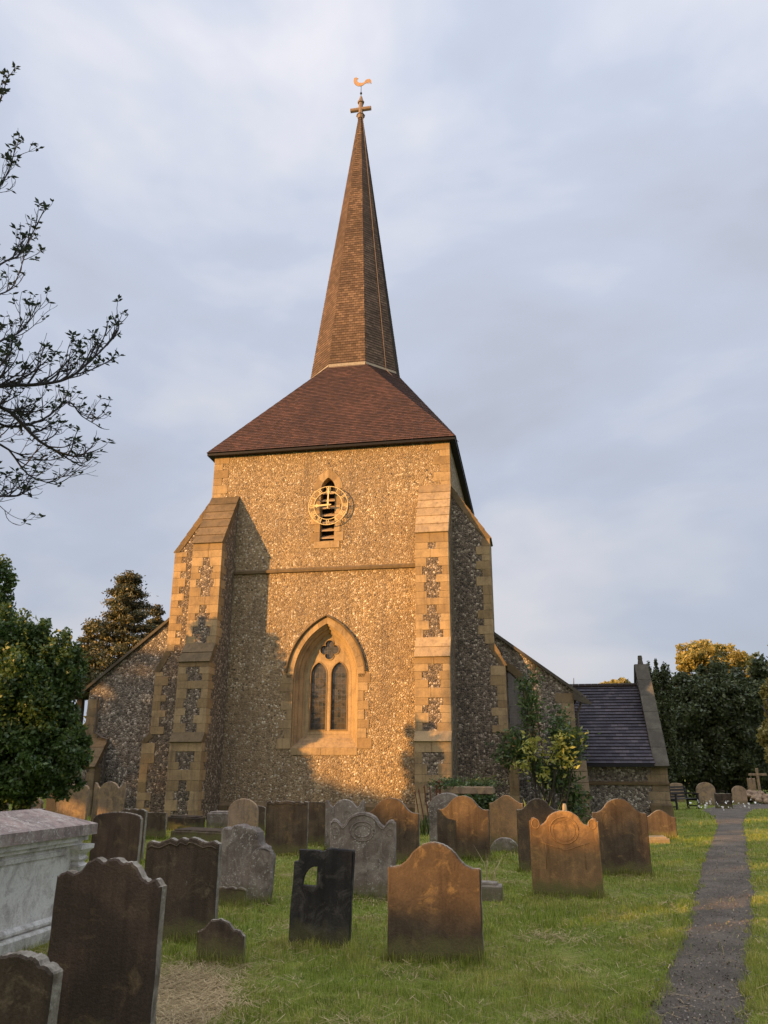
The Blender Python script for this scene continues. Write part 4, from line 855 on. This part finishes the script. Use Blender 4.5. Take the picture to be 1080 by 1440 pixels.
# conifers behind
def conifer(px, top, base_px, half, Y, label, seed, n=16000, tiers=9, size=.14):
    x, zt = AT(px, top, Y); _, zb = AT(px, base_px, Y); w = abs(AT(px + half, base_px, Y)[0] - x); o = empty('conifer', (x, Y, 0), label=label, cat='tree', group=FT)
    r = np.random.default_rng(seed); b = MB(); b.tube([(0, 0, -.2), (0, 0, zt * .5), (0, 0, zt - .2)], [.35, .25, .03], 7); P = []
    for t in range(tiers):
        f = (t + .6) / tiers; z = zt - (zt - zb) * f ** .9; L = w * (f ** .7) * 1.0; k = 6 + t
        for j in range(k):
            a = 2 * PI * j / k + r.uniform(-.3, .3) + t; l = L * r.uniform(.55, 1.15); e = Vector((math.cos(a) * l, math.sin(a) * l, z + .12 * l + r.uniform(-.2, .2)))
            b.tube([(0, 0, z - .1), tuple(e * .5 + Vector((0, 0, z * .5 - .1))), tuple(e)], [.07, .04, .015], 4, cap=False)
            m = int(n / tiers / k); s = r.uniform(.15, 1.05, m)[:, None] ** .7; q = np.array([[0, 0, z - .1]]) * (1 - s) + np.array([tuple(e)]) * s
            q = q + r.normal(size=(m, 3)) * np.array([.17, .17, .07]) * (w / 3.2) * (1.2 - s * .4) * 1.6; P.append(q)
    b.build('trunk', M['bark'], o); P.append(np.c_[r.normal(size=(300, 2)) * .15, r.uniform(zt - 1.2, zt, 300)]); quads('crown', np.vstack(P), size, LM['conifer'], o, .4, .4, seed); return o
conifer(183, 803, 985, 62, 46, 'tall tiered conifer with a sunlit top behind the left aisle roof', 3, 36000, 11, .1)
conifer(127, 876, 985, 26, 46, 'smaller pointed conifer left of the tall tiered one', 6, 11000, 9, .09)
conifer(222, 850, 960, 26, 50, 'part of a conifer crown between the tall tiered one and the tower buttress', 9, 11000, 8, .1)
# right side
Y = 52
tree('yew_tree', (AT(990, 1060, Y)[0], Y), [px_blob(985, 1010, 68, 62, Y), px_blob(1020, 985, 55, 50, Y), px_blob(965, 1060, 55, 60, Y), px_blob(1035, 1060, 62, 62, Y), px_blob(995, 972, 48, 34, Y), px_blob(1035, 990, 40, 40, Y)], 120000, .115, 'yew', 'huge dark rounded yew behind the bench', grp=FT, r0=.5, clumps=40, cs=.19, seed=11, inner=.3, th=6)
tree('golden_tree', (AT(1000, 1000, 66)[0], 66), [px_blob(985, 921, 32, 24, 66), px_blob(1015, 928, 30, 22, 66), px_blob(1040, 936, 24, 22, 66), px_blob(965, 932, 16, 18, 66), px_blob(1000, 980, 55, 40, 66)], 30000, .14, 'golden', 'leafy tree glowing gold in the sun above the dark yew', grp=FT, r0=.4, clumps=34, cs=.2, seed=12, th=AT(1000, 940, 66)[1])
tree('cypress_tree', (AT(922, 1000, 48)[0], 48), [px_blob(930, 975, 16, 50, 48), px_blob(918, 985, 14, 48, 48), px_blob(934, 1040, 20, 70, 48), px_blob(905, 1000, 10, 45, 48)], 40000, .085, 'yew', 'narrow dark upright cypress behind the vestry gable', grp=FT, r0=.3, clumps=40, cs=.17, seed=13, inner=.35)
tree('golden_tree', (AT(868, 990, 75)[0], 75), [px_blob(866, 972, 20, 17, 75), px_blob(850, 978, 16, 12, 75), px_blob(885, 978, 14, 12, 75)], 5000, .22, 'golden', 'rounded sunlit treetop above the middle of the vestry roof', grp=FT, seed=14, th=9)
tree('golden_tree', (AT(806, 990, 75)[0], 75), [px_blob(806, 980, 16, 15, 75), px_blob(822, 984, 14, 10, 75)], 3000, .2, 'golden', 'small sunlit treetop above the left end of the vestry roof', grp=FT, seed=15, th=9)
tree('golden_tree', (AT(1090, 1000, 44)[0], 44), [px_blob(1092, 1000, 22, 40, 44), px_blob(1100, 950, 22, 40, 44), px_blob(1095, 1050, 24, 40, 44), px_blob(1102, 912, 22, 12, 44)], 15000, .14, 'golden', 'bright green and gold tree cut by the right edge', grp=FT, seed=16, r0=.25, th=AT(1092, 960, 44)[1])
Y = 60
tree('yew_tree', (AT(1085, 1060, Y)[0], Y), [px_blob(1085, 1010, 50, 80, Y), px_blob(1110, 1060, 60, 60, Y)], 20000, .2, 'yew', 'second dark yew partly hidden at the right edge', grp=FT, r0=.4, clumps=40, cs=.2, seed=17, inner=.3, th=6)
# far wood that closes the view
P, N_ = crownpts([(x, 85 + 6 * math.sin(x), 3.0, 8, 5, 4.0 + math.sin(x * .7)) for x in range(-80, 91, 9)], 60000, 26, .2, 21, .3, -.5)
tag(quads('distant_wood', P, .35, LM['yew'], None, .6, 0, 21, N_), 'far belt of dark woodland behind the churchyard', 'woodland', kind='stuff')
P, N_ = crownpts([(x, 31 + math.sin(x * 2), .7, 2.0, 1.2, 1.3) for x in (-22, -19, -16.5)], 16000, 26, .2, 22, .3)
tag(quads('hedge', P, .12, LM['dkgreen'], None, .6, 0, 22, N_), 'low dark hedge in shade under the left trees', 'hedge')
# shrub by the right aisle
def shrub():
    Y = 26.0; x, _ = AT(770, 1100, Y); o = empty('flowering_shrub', (x, Y, 0), label='tall loose shrub with sunlit yellow-green leaf sprays in front of the right aisle', cat='shrub')
    r = random.Random(3); b = MB(); tips = []
    for k in range(15):
        px, py = r.choice([(740, 1000), (760, 985), (725, 985), (790, 1050), (805, 1080), (745, 1060), (780, 1010), (720, 1040), (765, 1075), (800, 1040), (735, 965), (810, 1030)]); px += r.uniform(-10, 10); py += r.uniform(-12, 12)
        tx, tz = AT(px, py, Y); p0 = Vector((r.uniform(-.35, .35), r.uniform(-.2, .2), -.1)); e = Vector((tx - x, r.uniform(-.6, .6), tz)); m = p0.lerp(e, .55) + Vector((r.uniform(-.2, .2), 0, .25))
        b.tube([p0, p0.lerp(m, .5), m, m.lerp(e, .5) + Vector((0, 0, .08)), e], [.03, .026, .02, .012, .006], 5, cap=False); tips.append((m, e))
    b.build('stem', M['bark'], o); P = []; g = np.random.default_rng(5); Q = []
    for m, e in tips:
        for t in (.35, .6, .8, 1.0):
            c = m.lerp(e, t); P.append(np.array([tuple(c)]) + g.normal(size=(46, 3)) * .15)
    for k in range(8): P.append(np.array([[g.uniform(-1.25, .9), g.uniform(-.2, .6), g.uniform(.2, 2.9)]]) + g.normal(size=(230, 3)) * .2)
    quads('leaves', np.vstack(P), .085, LM['shrub'], o, .42, .3, 4)
    for px, py in ((752, 1050), (745, 1058), (787, 1046), (795, 1060), (765, 1090), (800, 1075), (735, 1080), (775, 1062), (790, 1038), (748, 1042)):
        tx, tz = AT(px, py, Y - .7); Q.append(np.array([[tx - x, -.7, tz]]) + g.normal(size=(45, 3)) * np.array([.16, .12, .13]))
    quads('sunlit_yellow_leaves', np.vstack(Q), .085, LM['yellow'], o, .4, .6, 8)  # brighter sprays paint the sunlight caught by the shrub
shrub()
def tuft(name, x, y, n, h, w, spread, mat, label, cat='plant', z=0, grp=None, seed=0, curve=.3, parent=None):
    r = random.Random(seed); b = MB()
    for k in range(n):
        a = r.uniform(0, 2 * PI); p = Vector((r.gauss(0, spread), r.gauss(0, spread * .6), 0)); d = Vector((math.cos(a), math.sin(a), 0)); hh = h * r.uniform(.6, 1.1); t_ = Vector((-d.y, d.x, 0)) * w / 2
        q = p + d * hh * curve * .35 + Vector((0, 0, hh * .6)); e = p + d * hh * curve + Vector((0, 0, hh)); b.add([p - t_, p + t_, q + t_, q - t_, e], [(0, 1, 2, 3), (3, 2, 4)])
    o = b.build(name, LM[mat] if mat in LM else mat, parent); o.location = (x, y, z)
    if not parent: tag(o, label, cat, grp)
    return o
x, y = G(603, 1175); tuft('iris_plant', x, y, 60, .55, .035, .14, 'shrub', 'dark green sword-leaved iris clump at the foot of the rusty railing', seed=2)
x, y = G(755, 1190); tuft('iris_plant', x + .1, 20.5, 60, .95, .05, .28, 'yellow', 'yellow-green spiky leaves rising behind the dark bell-topped headstone', seed=3)
tuft('dry_stem', *G(690, 1255), 9, .62, .012, .04, leafmat('straw', (.35, .28, .14), (.45, .36, .2)), 'few dry curved grass stems beside the nearest brown headstone', seed=6, curve=.5, cat='grass stems')
r_ = np.random.default_rng(8)
for nm, lab, fx, seed in (('trailing_plant', 'green plant trailing over the left end of the raised tomb slab', .18, 1), ('trailing_plant', 'green plant growing on the right end of the raised tomb slab', .8, 2)):
    X = TT[0] + (TT[1] - TT[0]) * fx; P = np.array([[X, TT[2] + .35, TT[3] + .06]]) + r_.normal(size=(800, 3)) * np.array([.24, .2, .07]); tag(quads(nm, P, .04, LM['shrub'], None, .5, .6, seed), lab, 'plant', 'plants on the raised tomb')
P = np.array([[(TT[0] + TT[1]) / 2 + .15, TT[2] - .12, TT[3] - .5]]) + r_.uniform(-1, 1, (1700, 3)) * np.array([.6, .1, .28]); tag(quads('ivy', P, .055, LM['shrub'], None, .7, .2, 5), 'ivy hanging below the raised tomb slab', 'ivy')
x, y = G(1012, 1139); P = np.array([[x, y - .3, .25]]) + r_.normal(size=(60, 3)) * np.array([1.0, .3, .12]); tag(quads('white_flowers', P, .05, plain('white_petals', (.8, .8, .75)), None, .9, .3, 5), 'small white flowers around the low dark distant stone', 'flowers', kind='stuff')
# ---------------------------------------------------------------- tree with bare spreading branches at the left
def branch_tree():
    Y0 = 11.0; bx = -9.2; o = empty('sparse_tree', (bx, Y0, 0), label='thin-leaved tree reaching in from the left edge with upturned bare twigs', cat='tree')
    r = random.Random(12); b = MB(); leaves = []
    def limb(pts, r0, r1, n=5): k = len(pts); b.tube(pts, [r0 + (r1 - r0) * i / (k - 1) for i in range(k)], n, cap=False)
    def grow(p, d, L, rad, lev):
        seg = 5; pts = [p.copy()]; q = p.copy(); dd = d.copy()
        for i in range(seg):
            dd = (dd + Vector((r.gauss(0, .13), r.gauss(0, .13), .13 + r.gauss(0, .09)))).normalized(); q = q + dd * L / seg; pts.append(q.copy())
        limb(pts, rad, max(.0035, rad * .42), 5 if rad > .02 else 4)
        if lev == 0 or L < .3:
            if r.random() < .4: leaves.append((pts[-1], dd)); 
            if r.random() < .25: leaves.append((pts[-2], dd))
            return
        nb = 3 if lev > 1 else 2
        for j in range(nb):
            t = r.uniform(.25, .95); k = int(t * seg); base = pts[k].lerp(pts[min(k + 1, seg)], t * seg - k)
            side = dd.cross(Vector((r.gauss(0, 1), r.gauss(0, 1), r.gauss(0, 1)))).normalized()
            nd = (dd * .75 + side * r.uniform(.45, .8)).normalized(); grow(base, nd, L * r.uniform(.42, .62), rad * .5, lev - 1)
        grow(pts[-1], dd, L * .5, rad * .42, lev - 1)
    tr = [Vector((bx, Y0, -.3)), Vector((bx + .1, Y0, 1.5)), Vector((bx - .1, Y0 + .1, 3.2)), Vector((bx, Y0, 5)), Vector((bx - .2, Y0, 7.5)), Vector((bx, Y0, 10)), Vector((bx, Y0, 12.5))]
    tb = MB(); tb.tube([tuple(p - Vector((bx, Y0, 0))) for p in tr], [.34, .26, .22, .19, .14, .1, .03], 9); 
    # main limbs: waypoints as picture positions of a plane near the tree, each with its own distance
    limbs = [([(-60, 600), (0, 572), (55, 620), (95, 640), (122, 642)], 11.2, .055, .75),
             ([(-60, 560), (0, 543), (50, 541), (95, 532), (130, 505), (165, 470)], 10.6, .06, .8),
             ([(-80, 640), (0, 625), (40, 668), (85, 683)], 11.8, .04, .8),
             ([(-60, 640), (-20, 690), (20, 698), (38, 690)], 10.2, .035, .7),
             ([(-70, 520), (0, 480), (30, 465), (52, 430)], 11.5, .035, .7),
             ([(-70, 430), (0, 372), (30, 355), (62, 295)], 10.8, .035, .6),
             ([(-70, 300), (-10, 270), (12, 240), (22, 205)], 11.2, .03, .6),
             ([(-70, 220), (-20, 170), (0, 140), (12, 105)], 11.4, .03, .5),
             ([(-60, 580), (10, 600), (60, 590), (95, 565), (115, 585), (140, 600)], 12, .035, .65),
             ([(-80, 480), (-10, 420), (20, 400), (42, 335)], 12, .03, .6)]
    for way, Yd, r0, s in limbs:
        pts = [Vector((AT(px, py, Yd + .4 * i)[0], Yd + .4 * i, AT(px, py, Yd + .4 * i)[1])) for i, (px, py) in enumerate(way)]
        st = Vector((bx, Y0, pts[0].z - 1.2)); pts = [st] + pts; sm = []
        for i in range(len(pts) - 1):
            p0, p1, p2, p3 = pts[max(i - 1, 0)], pts[i], pts[i + 1], pts[min(i + 2, len(pts) - 1)]
            for t in (0, .25, .5, .75): sm.append(.5 * ((2 * p1) + (p2 - p0) * t + (2 * p0 - 5 * p1 + 4 * p2 - p3) * t * t + (3 * p1 - p0 - 3 * p2 + p3) * t ** 3))
        sm.append(pts[-1]); n = len(sm); b.tube(sm, [r0 * .6 * (1.3 - 1.2 * i / (n - 1)) + .004 for i in range(n)], 6, cap=False); leaves.append((sm[-1], Vector((0, 0, 1))))
        for i in range(3, n - 1):
            d = (sm[i + 1] - sm[i]).normalized(); kk = (1, 1, 2, 1)[i % 4]
            for _ in range(kk):
                side = Vector((r.gauss(.1, .5), r.gauss(0, .5), r.gauss(.35, .45))); grow(sm[i], (d * .7 + side * .7).normalized(), s * r.uniform(.5, 1.1) * (1 - .35 * i / n), r0 * .3, 2 if i < n * .8 else 1)
    b.v = [(x - bx, y - Y0, z) for x, y, z in b.v]
    # whorls of leaves at the tips
    lf = MB()
    for p, d in leaves:
        p = p - Vector((bx, Y0, 0))
        for k in range(r.randint(3, 5)):
            a = r.uniform(0, 2 * PI); ax = (Vector((math.cos(a), math.sin(a), r.uniform(.1, .9)))).normalized(); L = r.uniform(.08, .15); w = ax.cross(Vector((0, 0, 1))).normalized() * L * .22; m = ax * L * .5 + Vector((0, 0, -.005))
            lf.add([p, p + m - w, p + ax * L + Vector((0, 0, -.02)), p + m + w], [(0, 1, 2, 3)])
    tb.build('trunk', M['bark'], o, smooth=True); b.build('branches', M['twig'], o); lf.build('leaves', LM['twigleaf'], o)
branch_tree()
# ---------------------------------------------------------------- unseen trees and hedge behind the viewer's left shaped to shade the lower churchyard
def shade():
    T = 34.0; te = math.tan(SUN_EL); g = np.random.default_rng(31)
    prof = [(-60, 9), (-36, 8.6), (-31, 7.6), (-28, 7.6), (-27.2, 7.2), (-26.6, 7.0), (-26.0, 6.9), (-25.6, 4.4), (-25, 3.5), (-24.2, 3.4), (-23, 3.2), (-20.32, 3.2), (-20.24, 9.2), (-17.7, 8.4), (-17.5, 3.7), (-16.2, 3.6), (-15.4, 4.8), (-13.6, 2.7), (-12.9, 2.15), (-11.9, 2.05), (-11, 3.0), (-9.9, 3.1), (-9.3, 2.35), (-9.0, 2.9), (-8.75, 2.0), (-7.5, 1.93), (-7.2, 2.2), (-6.75, 1.12), (-5.65, 1.1), (-5.2, 2.4), (-2, 3), (14, 5)]
    xs, ys = zip(*prof)
    n = 168000; a = np.r_[g.uniform(-58, 13, 150000), g.uniform(-20.3, -17.5, 18000)]; zmax = np.interp(a, xs, ys) + T * te
    bump = np.array([.16 * noise.noise((q * 1.1, 0, 0)) + .12 * noise.noise((q * 3.3, 2, 0)) for q in a]); z = g.uniform(0, 1, n) ** .8 * (zmax + bump)
    hole = np.array([noise.noise((q * .9, w * 1.1, 4)) for q, w in zip(a, z)]) - .9 * ((a > -20.4) & (a < -17.3)); k = (hole < .30) | (z < zmax - 2.2) | (z > zmax - .6)
    a, z = a[k], z[k]; dep = g.normal(size=len(a)) * .35; P = np.c_[-LD.x * T + LN.x * a + LD.x * dep, -LD.y * T + LN.y * a + LD.y * dep, z]
    tag(quads('shade_hedge', P, .17, LM['hedge'], None, .7, 0, 31), 'tall unseen hedge behind the viewer, its top shaped to shade the graves', 'hedge')
    T2 = 42.0
    for i, (ac, bc, ra, rb, cl, lab) in enumerate(((-11.3, 13.4, 3.4, 9.0, 46, 'big unseen tree added for shade beyond the shade hedge, the middle one'), (-4.3, 10.6, 2.6, 6.5, 46, 'lower unseen tree added for shade beyond the shade hedge, right of the big one'), (1.2, 9, 4.5, 7, 46, 'wide unseen tree added for shade at the right end of the shade hedge'))):
        x, y = -LD.x * T2 + LN.x * ac, -LD.y * T2 + LN.y * ac; z = bc + T2 * te
        tree('shade_tree', (x, y), [(x, y, z, ra, ra, rb)], 20000, .26, 'hedge', lab, grp='unseen trees added for shade beyond the shade hedge', r0=.4, clumps=70, cs=.2, seed=40 + i, inner=.5, th=z)
shade()
# ---------------------------------------------------------------- grass
def grass():
    g = np.random.default_rng(50); Pn = []; 
    def band(n, d0, d1, hw):
        d = g.uniform(d0, d1, n); x = g.uniform(-.58, .56, n) * d * 1.05; return np.c_[x, d]
    segs = [(150000, 4.6, 9, .055, .0042), (120000, 9, 15, .055, .007), (90000, 15, 24, .06, .012), (50000, 24, 48, .07, .024)]
    V = []; 
    for n, d0, d1, h, w in segs:
        p = band(n, d0, d1, 0); keep = np.ones(n, bool)
        pat = np.array([noise.noise((x * .8, y * .8, 2)) for x, y in p]); 
        op = np.array([onpath(x, y, -.06 - .16 * noise.noise((x * 2.5, y * 2.5, 7))) for x, y in p]) & (g.random(n) < .99); keep &= ~op
        # straw patch: thinner growth
        st = ((p[:, 0] + 1.55) / .5) ** 2 + ((p[:, 1] - 6.4) / 1.25) ** 2 < 1; keep &= ~(st & (g.random(n) < .93)); p = p[keep]; pat = pat[keep]; n = len(p)
        z = np.array([gh(x, y) for x, y in p]); a = g.uniform(0, 2 * PI, n); L = h * g.uniform(.5, 1.35, n) * (1 + .9 * np.clip(pat, -.6, .8)) * (1 + .8 * np.clip(np.array([noise.noise((x * 5, y * 5, 9)) for x, y in p]), -.5, 1) * 1.3); W_ = w * g.uniform(.6, 1.3, n); c = g.uniform(.1, 1.1, n)
        dx, dy = np.cos(a), np.sin(a); B = np.c_[p, z - .005]; t = np.c_[-dy, dx, np.zeros(n)] * W_[:, None] / 2; m = B + np.c_[dx * L * c * .3, dy * L * c * .3, L * .6]; e = B + np.c_[dx * L * c, dy * L * c, L * (1 - .25 * c)]
        v = np.empty((n, 5, 3)); v[:, 0] = B - t; v[:, 1] = B + t; v[:, 2] = m + t * .7; v[:, 3] = m - t * .7; v[:, 4] = e; V.append(v)
    for (cx, cy, w, a, t) in STPOS + [(-.75, 8.38, .6, YAW, .08), (-3.0, 8.2, .1, YAW - PI / 2, .1)]:
        if cy > 26: continue
        n = int(420 * (w + .2)); sc = 1 + .05 * max(0, cy - 6); u = g.uniform(-w / 2 - .05, w / 2 + .05, n); fr = g.random(n) < .75; v_ = np.where(fr, -np.abs(g.normal(0, .035, n)) - .008, t + np.abs(g.normal(0, .03, n))); sd_ = g.random(n) < .12; u = np.where(sd_, (w / 2 + .02) * np.sign(u), u); v_ = np.where(sd_, g.uniform(-.02, t, n), v_)
        x = cx + u * math.cos(a) + v_ * math.sin(a); y = cy - u * math.sin(a) + v_ * math.cos(a); p = np.c_[x, y]; z = np.array([gh(q, k) for q, k in p])
        L = g.uniform(.05, .15, n) * (.6 + .8 * np.clip(np.array([noise.noise((q * 4, k * 4, 1)) for q, k in p]) + .4, 0, 1)); W_ = .005 * sc * g.uniform(.6, 1.3, n); c = g.uniform(.1, .9, n); aa = g.uniform(0, 2 * PI, n); dx, dy = np.cos(aa) * .6, np.sin(aa) * .6 - .2
        B = np.c_[p, z - .005]; tt = np.c_[-np.sin(aa), np.cos(aa), np.zeros(n)] * W_[:, None] / 2; m = B + np.c_[dx * L * c * .3, dy * L * c * .3, L * .6]; e = B + np.c_[dx * L * c, dy * L * c, L * (1 - .25 * c)]
        v = np.empty((n, 5, 3)); v[:, 0] = B - tt; v[:, 1] = B + tt; v[:, 2] = m + tt * .7; v[:, 3] = m - tt * .7; v[:, 4] = e; V.append(v)
    V = np.vstack(V); n = len(V); me = bpy.data.meshes.new('grass'); me.vertices.add(5 * n); me.vertices.foreach_set('co', V.ravel())
    li = (np.arange(n)[:, None] * 5 + np.array([0, 1, 2, 3, 3, 2, 4])[None]).ravel(); me.loops.add(7 * n); me.loops.foreach_set('vertex_index', li); me.polygons.add(2 * n)
    me.polygons.foreach_set('loop_start', (np.arange(n)[:, None] * 7 + np.array([0, 4])[None]).ravel()); me.update(calc_edges=True)
    t = NT('grass_blades'); nt = t.t; nt.nodes.remove(t.b); out = [x for x in nt.nodes if x.type == 'OUTPUT_MATERIAL'][0]; ge = t.n('NewGeometry')
    c = t.ramp(ge.outputs['Random Per Island'], (0, (.1, .15, .02)), (.45, (.24, .31, .042)), (.8, (.42, .43, .08)), (.9, (.42, .36, .15)), (1, (.5, .42, .22)))
    nn = t.noise(t.obj(), .8, 4, .6); c2 = t.ramp(nn, (.42, (.12, .19, .03)), (.62, (.36, .32, .1))); c = t.mix(.4, c, c2); c = t.mix(.5, c, t.ramp(t.noise(t.obj(), 4.5, 4, .65), (.35, (.28,) * 3), (.65, (.74,) * 3)), 'OVERLAY')
    d = t.n('BsdfDiffuse'); tr = t.n('BsdfTranslucent'); ms = t.n('MixShader', i0=.4); t.l(c, d.inputs[0]); t.l(c, tr.inputs[0]); t.l(d.outputs[0], ms.inputs[1]); t.l(tr.outputs[0], ms.inputs[2]); t.l(ms.outputs[0], out.inputs[0])
    me.materials.append(t.m); o = bpy.data.objects.new('grass', me); C.objects.link(o); tag(o, 'short mown lawn grass between the graves', 'grass', kind='stuff')
    # dry clippings lying on the lawn
    P = []; D = []
    def straw(n, cx, cy, sx2, sy2): 
        P.append(np.c_[g.normal(cx, sx2, n), g.normal(cy, sy2, n)])
    straw(9000, -1.55, 6.3, .24, .65)
    for k in range(60): d = g.uniform(5.5, 15); straw(int(g.uniform(18, 70)), g.uniform(-.4, .36) * d, d, .18, .12)
    for k in range(1500): pass
    q = np.c_[g.uniform(-.5, .5, 9000), g.uniform(5, 20, 9000)]; q[:, 0] *= q[:, 1]; P.append(q)
    P = np.vstack(P); n = len(P); z = np.array([gh(x, y) for x, y in P]); b = MB(); a = g.uniform(0, PI, n); L = g.uniform(.02, .085, n); wd = g.uniform(.5, 1.3, n) * (.001 + .00016 * P[:, 1])
    zz = z + g.uniform(.012, .045, n); ip = np.array([onpath(x, y) for x, y in P]); k2 = ~ip | (g.random(n) < .12); zz[ip] = z[ip] + .026
    vs = []; fs = []
    for i in np.nonzero(k2)[0]:
        dx, dy = math.cos(a[i]) * L[i], math.sin(a[i]) * L[i]; tx, ty = -math.sin(a[i]) * wd[i], math.cos(a[i]) * wd[i]; k = len(vs); x, y = P[i]
        vs += [(x - dx - tx, y - dy - ty, zz[i]), (x - dx + tx, y - dy + ty, zz[i]), (x + dx + tx, y + dy + ty, zz[i] + .012), (x + dx - tx, y + dy - ty, zz[i] + .012)]; fs.append((k, k + 1, k + 2, k + 3))
    b.add(vs, fs); o = b.build('dry_clippings', leafmat('dry_straw', (.2, .145, .065), (.32, .24, .12), (.45, .36, .2), trans=.1), None); tag(o, 'pale dry grass clippings lying on the lawn', 'dry grass', kind='stuff')
    gp = []; 
    while len(gp) < 5200:
        d = 5.3 + 14 * g.random() ** 1.8; x = g.uniform(.5, 9)
        if onpath(x, d, .05): gp.append((x, d, gh(x, d) + .021 + .003 * g.random()))
    tag(quads('path_grit', np.array(gp), .0085, leafmat('grit_chips', (.05, .045, .04), (.13, .11, .09), (.22, .19, .15), (.2, .14, .07), trans=0), None, .8, 1.5, 61), 'loose grit and bits of leaf scattered on the path', 'grit', kind='stuff')
    b = MB(); c0 = Vector((-1.55, 6.35)); n = 26
    ring = [(c0.x + (.48 + .1 * noise.noise((math.cos(t) * 2, math.sin(t) * 2, 0))) * math.cos(t), c0.y + (1.2 + .2 * noise.noise((math.cos(t) * 2, math.sin(t) * 2, 3))) * math.sin(t)) for t in [2 * PI * k / n for k in range(n)]]
    rows = []
    for f in (1.0, .8, .6, .4, .2, .02): rows.append([(c0.x + (x - c0.x) * f, c0.y + (y - c0.y) * f, gh(c0.x + (x - c0.x) * f, c0.y + (y - c0.y) * f) + (-.02 if f == 1 else .014)) for x, y in ring])
    b.loops(rows); b.f.append(tuple(range(5 * n, 6 * n))); b.uv.append(None); tag(b.build('bare_patch', plain('dry_thatch', (.24, .175, .09), 1, .05, 0, .9, 22), None, smooth=True), kind='structure')
grass()
